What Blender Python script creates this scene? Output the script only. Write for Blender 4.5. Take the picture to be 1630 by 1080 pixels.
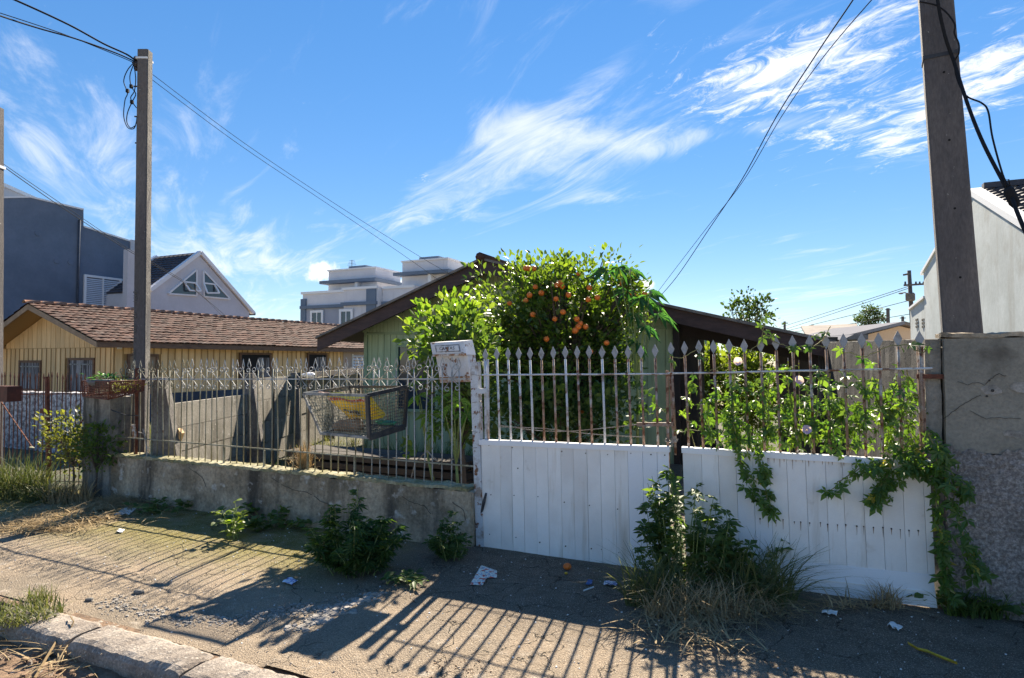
import bpy, bmesh, math, random
import numpy as np
from mathutils import Vector, Matrix, noise as mnoise

for o in list(bpy.data.objects): bpy.data.objects.remove(o)
SC = bpy.context.scene
COL = SC.collection
R = math.radians
rnd = random.Random(11)
nrg = np.random.default_rng(5)

# ------------------------------------------------------------------ camera
FPX = 990.0; PITCH = R(2.0); CZ = 1.65
cam_d = bpy.data.cameras.new('camera'); cam = bpy.data.objects.new('camera', cam_d); COL.objects.link(cam)
cam.location = (0, 0, CZ); cam.rotation_euler = (R(90) + PITCH, 0, 0)
cam_d.sensor_width = 36; cam_d.lens = FPX / 1630 * 36; cam_d.clip_end = 3000; cam_d.clip_start = 0.05
SC.camera = cam
# ------------------------------------------------------------------ light
SUN_AZ = R(14.5); SUN_EL = R(38.5)          # azimuth from +Y towards +X
SKY_STRENGTH = 0.076; SUN_STRENGTH = 2.95; EXPOSURE = 2.5
sd = bpy.data.lights.new('sun', 'SUN'); sd.energy = SUN_STRENGTH; sd.angle = R(0.55); sd.color = (1, .885, .71)
so = bpy.data.objects.new('sun', sd); COL.objects.link(so)
SUNV = Vector((math.sin(SUN_AZ) * math.cos(SUN_EL), math.cos(SUN_AZ) * math.cos(SUN_EL), math.sin(SUN_EL)))
so.rotation_euler = SUNV.to_track_quat('Z', 'Y').to_euler(); so.location = SUNV * 60
SC.view_settings.view_transform = 'Standard'; SC.view_settings.look = 'None'
SC.view_settings.exposure = EXPOSURE; SC.view_settings.gamma = 1; SC.view_settings.use_curve_mapping = False
SC.render.resolution_x = 1024; SC.render.resolution_y = 678
SC.render.engine = 'CYCLES'

# ------------------------------------------------------------------ coordinates
ANG = R(24.5)
U = Vector((math.cos(ANG), -math.sin(ANG), 0)); N = Vector((math.sin(ANG), math.cos(ANG), 0)); Z = Vector((0, 0, 1))
TF = 4.95                                   # distance of the street fence from the camera line
def P(s, t, z=0.0): return U * s + N * t + Z * z
def ray(x, y):
    a = (x - 815) / FPX; b = (540 - y) / FPX
    return Vector((a, math.cos(PITCH) - b * math.sin(PITCH), math.sin(PITCH) + b * math.cos(PITCH)))
CO = Vector((0, 0, CZ))
def onT(x, y, t): d = ray(x, y); return CO + d * (t / d.dot(N))
def onS(x, y, s): d = ray(x, y); return CO + d * (s / d.dot(U))
def onG(x, y, z=0.0): d = ray(x, y); return CO + d * ((z - CZ) / d.z)
def onY(x, y, Y): d = ray(x, y); return CO + d * (Y / d.y)
def onX(x, y, X): d = ray(x, y); return CO + d * (X / d.x)
def ST(p): return p.dot(U), p.dot(N), p.z
def sT(x, y, t): return onT(x, y, t).dot(U)
def lerp(a, b, k): return a + (b - a) * k

# ------------------------------------------------------------------ world: clear sky with cirrus
wd = bpy.data.worlds.new('World'); SC.world = wd; wd.use_nodes = True
wt = wd.node_tree; wt.nodes.clear()
def wn(ty, **k):
    n = wt.nodes.new(ty)
    for a, b in k.items(): setattr(n, a, b)
    return n
def wput(sock, v):
    if hasattr(v, 'is_linked') or hasattr(v, 'links'): wt.links.new(v, sock)
    else: sock.default_value = v
def wm(op, a, b=0.0, c=None, clamp=False):
    n = wn('ShaderNodeMath', operation=op, use_clamp=clamp)
    wput(n.inputs[0], a); wput(n.inputs[1], b)
    if c is not None: wput(n.inputs[2], c)
    return n.outputs[0]
sky = wn('ShaderNodeTexSky', sky_type='NISHITA'); sky.sun_disc = False
sky.sun_elevation = SUN_EL; sky.sun_rotation = SUN_AZ; sky.air_density = 1.0; sky.dust_density = 0.0; sky.ozone_density = 3.0; sky.altitude = 900
gam = wn('ShaderNodeGamma'); gam.inputs[1].default_value = .56; wt.links.new(sky.outputs[0], gam.inputs[0])
hsv = wn('ShaderNodeHueSaturation'); hsv.inputs['Saturation'].default_value = 1.72; hsv.inputs['Hue'].default_value = .509; hsv.inputs['Value'].default_value = .80
wt.links.new(gam.outputs[0], hsv.inputs['Color'])
tc = wn('ShaderNodeTexCoord'); sx = wn('ShaderNodeSeparateXYZ'); wt.links.new(tc.outputs['Generated'], sx.inputs[0])
dx, dy, dz = sx.outputs
zz = wm('ADD', wm('MAXIMUM', dz, 0.0), 0.06)
qx = wm('DIVIDE', dx, zz); qy = wm('DIVIDE', dy, zz)
ca, sa = 0.86, 0.5                            # streak direction of the cirrus in the cloud plane
al = wm('SUBTRACT', wm('MULTIPLY', qx, sa), wm('MULTIPLY', qy, ca))
ac = wm('ADD', wm('MULTIPLY', qx, ca), wm('MULTIPLY', qy, sa))
def comb(a, b, c=0.0):
    n = wn('ShaderNodeCombineXYZ'); wput(n.inputs[0], a); wput(n.inputs[1], b); wput(n.inputs[2], c); return n.outputs[0]
def wnoise(vec, scale, detail=8, rough=.6, dist=0.0):
    n = wn('ShaderNodeTexNoise'); wt.links.new(vec, n.inputs['Vector'])
    n.inputs['Scale'].default_value = scale; n.inputs['Detail'].default_value = detail
    n.inputs['Roughness'].default_value = rough; n.inputs['Distortion'].default_value = dist
    return n.outputs['Fac']
def sstep(v, lo, hi):
    n = wn('ShaderNodeMapRange', interpolation_type='SMOOTHSTEP'); wt.links.new(v, n.inputs['Value'])
    n.inputs['From Min'].default_value = lo; n.inputs['From Max'].default_value = hi
    return n.outputs['Result']
az = wm('ARCTAN2', dx, dy); el = wm('ARCSINE', dz)
warp = wnoise(comb(az, el), 5.0, 3, .5)
azw = wm('ADD', az, wm('MULTIPLY', wm('SUBTRACT', warp, .5), .12)); elw = wm('ADD', el, wm('MULTIPLY', wm('SUBTRACT', warp, .5), -.10))
def blob(x, y, rx, ry, rot, w, warped=True):
    d = ray(x, y).normalized(); a0 = math.atan2(d.x, d.y); e0 = math.asin(d.z)
    ua = wm('SUBTRACT', azw if warped else az, a0); ue = wm('SUBTRACT', elw if warped else el, e0)
    c, s = math.cos(R(rot)), math.sin(R(rot))
    p = wm('MULTIPLY', wm('ADD', wm('MULTIPLY', ua, c), wm('MULTIPLY', ue, s)), FPX / rx)
    q = wm('MULTIPLY', wm('SUBTRACT', wm('MULTIPLY', ue, c), wm('MULTIPLY', ua, s)), FPX / ry)
    r2 = wm('ADD', wm('MULTIPLY', p, p), wm('MULTIPLY', q, q))
    return wm('MULTIPLY', wm('POWER', 2.718, wm('MULTIPLY', r2, -1.0)), w)
def wsum(l):
    a = l[0]
    for b in l[1:]: a = wm('ADD', a, b)
    return a
wide = wnoise(comb(qx, qy), 0.55, 4, .5)
maskC = wsum([wm('MULTIPLY', sstep(wide, .42, .70), .55),
    blob(100, 235, 120, 70, -30, .75), blob(300, 330, 100, 100, 50, .26), blob(430, 400, 130, 60, 20, .45), blob(860, 190, 190, 45, 28, .70), blob(850, 255, 180, 40, 18, .65),
    blob(670, 20, 110, 30, 20, .45), blob(620, 350, 100, 45, 30, .38), blob(1150, 215, 240, 18, -4, .7), blob(960, 310, 60, 16, 10, .4)])
maskA = wsum([blob(1330, 70, 170, 90, 20, .95), blob(1200, 130, 140, 50, 15, .75), blob(1420, 190, 150, 50, 15, .85), blob(1580, 130, 110, 45, 20, .8), blob(830, 40, 50, 25, 30, .5), blob(1060, 90, 60, 40, 20, .45), blob(440, 118, 30, 14, 0, .55), blob(672, 278, 26, 14, 0, .85), blob(970, 300, 50, 16, 10, .5),
    wm('MULTIPLY', sstep(wide, .58, .8), .45)])
streak = wnoise(comb(wm('MULTIPLY', al, .42), wm('MULTIPLY', ac, 1.6)), 2.3, 10, .66, 1.1)
alto = wnoise(comb(wm('MULTIPLY', al, .9), wm('MULTIPLY', ac, 1.7)), 6.5, 10, .72, .8)
cC = sstep(wm('ADD', streak, wm('MULTIPLY', maskC, .33)), .59, 1.03)
cA = sstep(wm('ADD', alto, wm('MULTIPLY', maskA, .25)), .66, .96)
puff = wnoise(comb(az, el), 38.0, 6, .6)
cumm = wsum([blob(512, 432, 34, 20, 0, 1.0, False), blob(612, 446, 24, 18, -25, 1.0, False), blob(655, 455, 34, 10, 0, .8, False), blob(1024, 454, 26, 12, 0, 1.0, False), blob(740, 448, 30, 12, 0, .8, False)])
cU = sstep(wm('ADD', puff, wm('MULTIPLY', cumm, .75)), .82, 1.12)
dens = wm('MAXIMUM', wm('MAXIMUM', wm('MULTIPLY', cC, .60), wm('MULTIPLY', cA, .92)), wm('MULTIPLY', cU, .85), clamp=True)
dens = wm('MULTIPLY', dens, sstep(dz, -.01, .04))
mixw = wn('ShaderNodeMixRGB'); wt.links.new(dens, mixw.inputs[0]); wt.links.new(hsv.outputs[0], mixw.inputs[1]); mixw.inputs[2].default_value = (3.2, 3.15, 3.1, 1)
bgn = wn('ShaderNodeBackground'); bgn.inputs[1].default_value = SKY_STRENGTH
wo = wn('ShaderNodeOutputWorld'); wt.links.new(mixw.outputs[0], bgn.inputs[0]); wt.links.new(bgn.outputs[0], wo.inputs[0])

# ------------------------------------------------------------------ materials
def material(name, c1, c2=None, scale=3.0, lo=.4, hi=.62, rough=.85, bump=.25, bscale=45.0, grain=.18, streak=None, sscale=6.0, slo=.52, shi=.68,
             metal=0.0, rvar=0.0, spots=None, spscale=30.0, splo=.62, sphi=.68, big=0.0, stretch=(1, 1, 1), spec=.4, tilt=None):
    m = bpy.data.materials.new(name); m.use_nodes = True; nt = m.node_tree; nt.nodes.clear(); L = nt.links.new
    def nd(ty, **k):
        n = nt.nodes.new(ty)
        for a, b in k.items(): setattr(n, a, b)
        return n
    out = nd('ShaderNodeOutputMaterial'); bs = nd('ShaderNodeBsdfPrincipled'); L(bs.outputs[0], out.inputs[0])
    geo = nd('ShaderNodeNewGeometry'); oi = nd('ShaderNodeObjectInfo')
    def noi(sc, det=6, st=(1, 1, 1), rg=.6):
        n = nd('ShaderNodeTexNoise'); n.inputs['Scale'].default_value = sc; n.inputs['Detail'].default_value = det; n.inputs['Roughness'].default_value = rg
        mp = nd('ShaderNodeMapping'); mp.inputs['Scale'].default_value = st; L(geo.outputs['Position'], mp.inputs[0])
        if rvar:
            c = nd('ShaderNodeVectorMath', operation='ADD'); L(mp.outputs[0], c.inputs[0])
            k = nd('ShaderNodeVectorMath', operation='SCALE'); k.inputs[0].default_value = (7, 5, 9); L(oi.outputs['Random'], k.inputs['Scale']); L(k.outputs[0], c.inputs[1]); L(c.outputs[0], n.inputs['Vector'])
        else: L(mp.outputs[0], n.inputs['Vector'])
        return n.outputs['Fac']
    def mr(v, a, b, c=0.0, d=1.0):
        n = nd('ShaderNodeMapRange'); L(v, n.inputs['Value']); n.inputs['From Min'].default_value = a; n.inputs['From Max'].default_value = b; n.inputs['To Min'].default_value = c; n.inputs['To Max'].default_value = d
        return n.outputs['Result']
    def mix(f, a, b, ty='MIX'):
        n = nd('ShaderNodeMixRGB', blend_type=ty)
        for i, v in ((0, f), (1, a), (2, b)):
            if isinstance(v, tuple): n.inputs[i].default_value = v + (1,) if len(v) == 3 else v
            elif isinstance(v, (int, float)): n.inputs[i].default_value = v
            else: L(v, n.inputs[i])
        return n.outputs[0]
    base = noi(scale, 7, stretch)
    col = mix(mr(base, lo, hi), c1, c2 if c2 else c1)
    if streak: col = mix(mr(noi(sscale, 6, (1, 1, .10)), slo, shi), col, streak)
    if spots: col = mix(mr(noi(spscale, 3), splo, sphi), col, spots)
    if big: col = mix(1.0, col, mix(mr(noi(.35, 3), .35, .65), (1 - big,) * 3, (1 + big,) * 3), 'MULTIPLY')
    fine = noi(bscale, 5, stretch, .7)
    col = mix(1.0, col, mix(mr(fine, .3, .7), (1 - grain,) * 3, (1 + grain,) * 3), 'MULTIPLY')
    if rvar: col = mix(1.0, col, mix(oi.outputs['Random'], (1 - rvar,) * 3, (1 + rvar,) * 3), 'MULTIPLY')
    L(col, bs.inputs['Base Color']); bs.inputs['Roughness'].default_value = rough; bs.inputs['Metallic'].default_value = metal
    bs.inputs['Specular IOR Level'].default_value = spec
    if bump:
        b = nd('ShaderNodeBump'); b.inputs['Strength'].default_value = bump; b.inputs['Distance'].default_value = .012
        s = nd('ShaderNodeMath', operation='ADD'); L(fine, s.inputs[0]); L(base, s.inputs[1]); L(s.outputs[0], b.inputs['Height']); L(b.outputs[0], bs.inputs['Normal'])
    m['nt'] = 1
    return m

def leafmat(name, dark, light, trans=.45, rough=.38, spec=.5, tt=(2.5, 2.7, .8)):
    m = bpy.data.materials.new(name); m.use_nodes = True; nt = m.node_tree; nt.nodes.clear(); L = nt.links.new
    out = nt.nodes.new('ShaderNodeOutputMaterial'); bs = nt.nodes.new('ShaderNodeBsdfPrincipled'); tr = nt.nodes.new('ShaderNodeBsdfTranslucent'); mx = nt.nodes.new('ShaderNodeMixShader')
    at = nt.nodes.new('ShaderNodeAttribute'); at.attribute_name = 'tint'
    oi = nt.nodes.new('ShaderNodeObjectInfo'); ad = nt.nodes.new('ShaderNodeMath'); ad.operation = 'ADD'; ad.use_clamp = True
    ml = nt.nodes.new('ShaderNodeMath'); ml.operation = 'MULTIPLY'; ml.inputs[1].default_value = .35
    L(oi.outputs['Random'], ml.inputs[0]); L(at.outputs['Fac'], ad.inputs[0]); L(ml.outputs[0], ad.inputs[1])
    cm = nt.nodes.new('ShaderNodeMixRGB'); L(ad.outputs[0], cm.inputs[0]); cm.inputs[1].default_value = dark + (1,); cm.inputs[2].default_value = light + (1,)
    L(cm.outputs[0], bs.inputs['Base Color']); bs.inputs['Roughness'].default_value = rough; bs.inputs['Specular IOR Level'].default_value = spec
    t2 = nt.nodes.new('ShaderNodeMixRGB'); t2.blend_type = 'MULTIPLY'; t2.inputs[0].default_value = 1; L(cm.outputs[0], t2.inputs[1]); t2.inputs[2].default_value = tt + (1,)
    L(t2.outputs[0], tr.inputs[0]); mx.inputs[0].default_value = trans; L(bs.outputs[0], mx.inputs[1]); L(tr.outputs[0], mx.inputs[2]); L(mx.outputs[0], out.inputs[0])
    return m
def glassmat(name, col, rough=.08):
    m = bpy.data.materials.new(name); m.use_nodes = True; b = m.node_tree.nodes['Principled BSDF']
    b.inputs['Base Color'].default_value = col + (1,); b.inputs['Roughness'].default_value = rough; b.inputs['Specular IOR Level'].default_value = .8
    return m

MT = {}
MT['wall_low'] = material('weathered_plaster', (.43, .345, .245), (.22, .175, .12), 2.6, .42, .62, .95, 1.0, 30, .35, streak=(.075, .062, .048), sscale=3.2, slo=.50, shi=.68, spots=(.50, .45, .39), spscale=7, splo=.60, sphi=.70)
MT['wall_cap'] = material('mossy_mortar', (.36, .33, .22), (.22, .20, .10), 5, .4, .6, .95, .9, 35, .35)
MT['roughcast'] = material('roughcast_render', (.50, .48, .49), (.17, .155, .16), 16, .42, .58, .95, 1.0, 38, .3, big=.25)
MT['roughdark'] = material('roughcast_dark', (.20, .175, .16), (.40, .365, .34), 48, .42, .64, .95, 1.0, 90, .4, big=.12, spots=(.12, .105, .095), spscale=1.6, splo=.50, sphi=.78)
MT['render_gray'] = material('gray_cement_render', (.27, .245, .20), (.19, .175, .145), 2.2, .38, .62, .95, .5, 50, .2, spots=(.12, .105, .085), spscale=2.6, splo=.56, sphi=.70)
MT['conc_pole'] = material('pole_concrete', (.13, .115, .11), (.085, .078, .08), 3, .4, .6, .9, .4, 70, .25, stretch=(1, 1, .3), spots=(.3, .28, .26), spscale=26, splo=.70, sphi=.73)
MT['conc_pole_l'] = material('pole_concrete_rough', (.20, .185, .165), (.12, .11, .105), 6, .4, .6, .95, .7, 60, .4, stretch=(1, 1, .5))  # its lighter tone also paints sunlight onto the left pole's side
MT['precast'] = material('precast_concrete', (.30, .275, .235), (.185, .168, .14), 1.8, .38, .62, .95, .6, 40, .25, streak=(.11, .098, .075), sscale=4, rvar=.15, spots=(.36, .34, .30), spscale=8, splo=.63, sphi=.7)
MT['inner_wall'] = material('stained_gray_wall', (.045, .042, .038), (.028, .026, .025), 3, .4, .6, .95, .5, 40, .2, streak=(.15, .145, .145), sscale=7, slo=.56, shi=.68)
MT['pillar'] = material('pillar_plaster', (.27, .25, .215), (.15, .14, .12), 3, .4, .62, .95, .6, 30, .25, streak=(.08, .075, .065), sscale=6, slo=.52, shi=.66)
MT['fence_paint'] = material('grey_white_paint_rusting', (.42, .42, .41), (.20, .17, .13), 9, .52, .66, .55, .2, 90, .2, spots=(.16, .075, .035), spscale=22, splo=.62, sphi=.68)
MT['fence_olive'] = material('mossy_grey_paint', (.28, .27, .21), (.16, .145, .085), 6, .4, .6, .6, .2, 90, .2, spots=(.13, .07, .035), spscale=25, splo=.62, sphi=.68)
MT['gate_paint'] = material('white_gate_paint_rusting', (.55, .56, .58), (.28, .22, .18), 7, .52, .64, .5, .2, 90, .15, spots=(.17, .07, .03), spscale=17, splo=.58, sphi=.65)
MT['gate_rust'] = material('rusty_gate_bar', (.30, .19, .13), (.42, .40, .38), 8, .5, .62, .7, .3, 90, .25, spots=(.13, .05, .025), spscale=20, splo=.52, sphi=.62)
MT['diamond'] = material('grey_finial_paint', (.30, .305, .32), (.21, .20, .19), 18, .5, .65, .5, .15, 90, .12)
MT['rust'] = material('dark_rust', (.16, .055, .03), (.085, .03, .02), 14, .4, .6, .85, .4, 80, .3)
MT['pvc'] = material('white_pvc_board', (.82, .79, .755), (.74, .70, .66), 2.5, .4, .62, .42, .05, 120, .03, streak=(.60, .54, .47), sscale=9, slo=.58, shi=.74, rvar=.05, spots=(.52, .46, .39), spscale=5, splo=.64, sphi=.78)
MT['pvc_new'] = material('bluish_pvc_board', (.80, .80, .82), (.77, .77, .79), 2.5, .4, .62, .38, .04, 120, .03)
MT['nail'] = material('dark_nail', (.03, .025, .022), None, rough=.6, bump=0)
MT['rust_stain'] = material('rust_stain', (.36, .21, .11), (.20, .10, .05), 60, .4, .6, .8, 0, 90, .2)
MT['dark_iron'] = material('black_iron', (.035, .036, .04), (.075, .07, .065), 8, .5, .65, .5, .3, 90, .25)
MT['mesh_wire'] = material('mossy_wire', (.11, .115, .09), (.26, .25, .19), 14, .45, .6, .6, .2, 90, .25)
MT['frame_pale'] = material('weathered_top_bar', (.26, .26, .25), (.10, .10, .095), 9, .45, .6, .6, .3, 90, .25)
MT['asphalt'] = material('road_asphalt', (.25, .225, .195), (.17, .155, .14), 6, .4, .6, .95, .8, 120, .4)
MT['soil'] = material('gutter_soil', (.23, .15, .095), (.13, .085, .055), 7, .4, .6, 1, .9, 60, .35, spots=(.30, .26, .21), spscale=18, splo=.62, sphi=.66)
MT['yard'] = material('yard_soil', (.085, .075, .05), (.05, .06, .03), 3, .4, .6, 1, .8, 50, .35)
MT['field'] = material('far_ground', (.27, .22, .155), (.20, .17, .11), .5, .4, .6, 1, .3, 10, .3)
MT['kerb'] = material('worn_kerb_concrete', (.33, .285, .24), (.21, .175, .145), 5, .4, .62, .97, 1.0, 70, .45, spots=(.42, .38, .33), spscale=45, splo=.62, sphi=.66)
MT['chips'] = material('broken_concrete', (.34, .31, .275), (.20, .18, .155), 8, .4, .6, .95, .5, 60, .3)
MT['ochre'] = material('ochre_board', (.78, .53, .27), (.68, .44, .21), 3, .4, .6, .75, .2, 50, .09, stretch=(6, 6, .5), rvar=.13, streak=(.52, .34, .17), sscale=5, slo=.6, shi=.75)
MT['ochre_dark'] = material('ochre_batten', (.36, .22, .09), None, rough=.8, bump=.1)
MT['brown_trim'] = material('brown_trim', (.17, .095, .055), (.11, .06, .04), 4, rough=.7, bump=.2, stretch=(1, 1, 4))
MT['tan_trim'] = material('tan_barge_board', (.30, .21, .14), (.24, .165, .105), 4, rough=.8, bump=.2)
MT['tile'] = material('old_clay_tile', (.095, .040, .026), (.048, .027, .022), 3, .38, .62, .95, .5, 30, .4, spots=(.15, .115, .09), spscale=7, splo=.60, sphi=.68)
MT['ridge'] = material('ridge_clay_tile', (.34, .16, .09), (.22, .12, .08), 4, .4, .6, .9, .4, 40, .25, rvar=.25, spots=(.4, .36, .31), spscale=14, splo=.6, sphi=.66)
MT['navy'] = material('navy_render', (.135, .17, .23), (.105, .14, .195), .6, .4, .6, .9, .4, 9, .06, big=.08)
MT['navy_base'] = material('navy_plinth', (.055, .075, .11), (.035, .045, .065), 2, .4, .6, .9, .3, 20, .2)
MT['lavender'] = material('pale_lavender_render', (.56, .55, .575), (.50, .49, .51), .8, .4, .6, .9, .15, 12, .05, streak=(.41, .40, .42), sscale=2.5, slo=.6, shi=.75)
MT['white_trim'] = material('white_trim', (.72, .72, .73), None, rough=.7, bump=.05, grain=.05)
MT['slate_tile'] = material('slate_roof_tile', (.07, .07, .085), (.05, .05, .06), 2, .4, .6, .8, .3, 20, .2)
MT['apt_wall'] = material('apartment_render', (.64, .63, .65), (.58, .57, .60), .5, .4, .6, .9, .1, 6, .04, streak=(.46, .45, .48), sscale=1.2, slo=.6, shi=.8)
MT['apt_blue'] = material('apartment_blue', (.14, .18, .24), (.12, .16, .22), .5, rough=.85, bump=.05, grain=.05)
MT['apt_mid'] = material('apartment_bluegrey', (.33, .35, .41), (.30, .32, .38), .5, rough=.85, bump=.05, grain=.05)
MT['glass'] = glassmat('window_glass', (.03, .045, .06))
MT['curtain'] = material('window_curtain', (.30, .29, .30), (.07, .06, .06), 3, .44, .54, .9, .2, 20, .2, stretch=(9, 9, .3))
MT['dark_in'] = material('dark_interior', (.012, .012, .014), None, rough=.9, bump=0)
MT['shutter'] = material('white_shutter', (.66, .68, .74), None, rough=.5, bump=.05, grain=.03)
MT['green_board'] = material('green_board', (.40, .48, .29), (.34, .42, .25), 3, .4, .6, .75, .2, 50, .08, stretch=(6, 6, .5), rvar=.06, streak=(.25, .30, .18), sscale=6, slo=.58, shi=.72)
MT['green_trim'] = material('green_trim', (.28, .36, .22), None, rough=.75, bump=.1)
MT['fascia'] = material('dark_brown_fascia', (.075, .043, .038), (.05, .03, .028), 4, .4, .6, .7, .2, 40, .2, stretch=(1, 1, 5))
MT['soffit'] = material('dark_soffit', (.035, .026, .024), None, rough=.85, bump=.1)
MT['shed_wood'] = material('dark_shed_wood', (.055, .045, .036), (.04, .035, .03), 4, rough=.9, bump=.2, stretch=(5, 5, .5), rvar=.15)
MT['fibre'] = material('roof_sheet', (.22, .19, .165), (.13, .11, .095), 3, rough=.9, bump=.3)
MT['pale_wall'] = material('pale_render_wall', (.44, .48, .49), (.36, .395, .40), .9, .4, .62, .92, .3, 10, .08, streak=(.27, .27, .25), sscale=2.2, slo=.54, shi=.76, spots=(.30, .31, .30), spscale=1.1, splo=.55, sphi=.75)
MT['beige'] = material('beige_render', (.52, .37, .26), None, rough=.9, bump=.05)
MT['far_roof'] = material('far_fibre_roof', (.20, .165, .14), (.13, .105, .09), 1.2, .4, .6, .9, .2, 12, .2)
MT['metal_roof'] = material('metal_sheet_roof', (.17, .17, .19), None, rough=1, spec=.05, bump=.05)
MT['wood_pole'] = material('far_pole_wood', (.10, .09, .085), None, rough=.9, bump=.1)
MT['cable'] = material('black_cable', (.018, .018, .02), None, rough=.8, bump=0, spec=.1)
MT['wire'] = material('grey_wire', (.04, .042, .045), None, rough=.95, bump=0, spec=.05)
MT['galv'] = material('galvanised_wire', (.35, .33, .30), (.2, .15, .11), 20, rough=.5, bump=0)
MT['ceramic'] = material('insulator', (.05, .04, .04), None, rough=.3, bump=0)
MT['bark'] = material('bark', (.13, .10, .075), (.08, .065, .05), 8, rough=.95, bump=.6, stretch=(1, 1, .3))
MT['green_stem'] = material('green_stem', (.20, .25, .08), (.16, .20, .07), 8, rough=.7, bump=.1)
MT['vine_stem'] = material('vine_stem', (.30, .27, .10), (.16, .15, .07), 9, rough=.8, bump=.1)
MT['orange'] = material('orange_peel', (.75, .20, .03), (.60, .13, .02), 20, rough=.5, bump=.15, bscale=160, grain=.06)
MT['citrus'] = leafmat('citrus_leaf', (.022, .054, .016), (.135, .18, .032), .36, .42, .4)
MT['bright'] = leafmat('young_leaf', (.06, .12, .022), (.18, .215, .045), .42, .46, .35)
MT['vine'] = leafmat('vine_leaf', (.042, .095, .022), (.15, .21, .045), .40, .45)
MT['vine_y'] = leafmat('yellowing_leaf', (.30, .25, .04), (.42, .33, .06), .4, .5)
MT['weed'] = leafmat('weed_leaf', (.032, .072, .022), (.11, .15, .04), .35, .55, .3)
MT['dry'] = leafmat('dry_straw', (.24, .165, .085), (.50, .39, .23), .2, .85, .15, (1.2, 1.1, .9))
MT['grass'] = leafmat('grass_blade', (.055, .085, .028), (.21, .20, .085), .28, .6, .25, (1.6, 1.6, .8))
MT['papaya'] = leafmat('papaya_leaf', (.05, .12, .025), (.15, .23, .04), .5, .45)
MT['cassava'] = leafmat('cassava_leaf', (.03, .09, .04), (.07, .16, .06), .45, .35)
MT['far_leaf'] = leafmat('far_leaf', (.022, .04, .018), (.06, .085, .03), .3, .6, .2)
MT['bush'] = leafmat('sunny_bush_leaf', (.06, .10, .022), (.15, .18, .04), .34, .7, .15)
MT['bronze'] = leafmat('bronze_leaf', (.06, .075, .025), (.15, .14, .05), .4, .5)
MT['petal'] = leafmat('lilac_petal', (.42, .30, .62), (.55, .42, .72), .4, .6)
MT['hole'] = material('dark_hole', (.01, .01, .01), None, rough=1, bump=0)
MT['mailbox'] = material('rusting_white_sheet', (.66, .66, .68), (.55, .53, .52), 5, .4, .62, .5, .15, 60, .06, spots=(.22, .10, .045), spscale=13, splo=.585, sphi=.66, streak=(.42, .30, .20), sscale=12, slo=.6, shi=.7)
MT['mailbox_rust'] = material('rusted_sheet', (.30, .15, .07), (.55, .50, .45), 18, .45, .6, .8, .4, 60, .25)
MT['plate'] = material('worn_plate', (.16, .16, .17), (.45, .44, .44), 30, .5, .62, .6, .2, 90, .2)
MT['paint_dark'] = material('dark_letter', (.05, .05, .055), None, rough=.7, bump=0)
MT['bag_yellow'] = material('yellow_bag', (.88, .58, .03), (.76, .46, .02), 6, .45, .6, .5, .2, 30, .08)
MT['bag_red'] = material('red_print', (.42, .06, .03), (.62, .45, .38), 45, .55, .6, .5, .1, 60, .1)
MT['card'] = material('brown_cardboard', (.30, .19, .12), (.22, .14, .09), 9, rough=.95, bump=.4)
MT['green_plastic'] = material('green_plastic', (.02, .20, .10), None, rough=.4, bump=0)
MT['paper'] = material('paper_white', (.70, .69, .67), (.60, .59, .58), 20, rough=.8, bump=.15)
MT['flyer'] = material('printed_flyer', (.74, .70, .58), (.22, .33, .48), 60, .52, .57, .7, .1, 60, .05, spots=(.5, .07, .04), spscale=26, splo=.56, sphi=.60)
MT['blue_plastic'] = material('blue_wrapper', (.03, .12, .34), None, rough=.35, bump=.2)
MT['print_blue'] = material('blue_printed_paper', (.62, .64, .72), (.10, .12, .40), 40, .5, .55, .6, .1)
MT['leaf_dead'] = material('dead_yellow_leaf', (.55, .36, .02), (.40, .24, .02), 14, rough=.6, bump=.2)
MT['terracotta'] = material('red_box', (.10, .032, .02), (.06, .022, .015), 9, rough=.7, bump=.2)
MT['stone'] = material('stone', (.16, .15, .135), (.10, .095, .085), 6, rough=.95, bump=.5)
MT['navy_pot'] = material('grey_pot', (.12, .125, .14), None, rough=.8, bump=.1)

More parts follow.
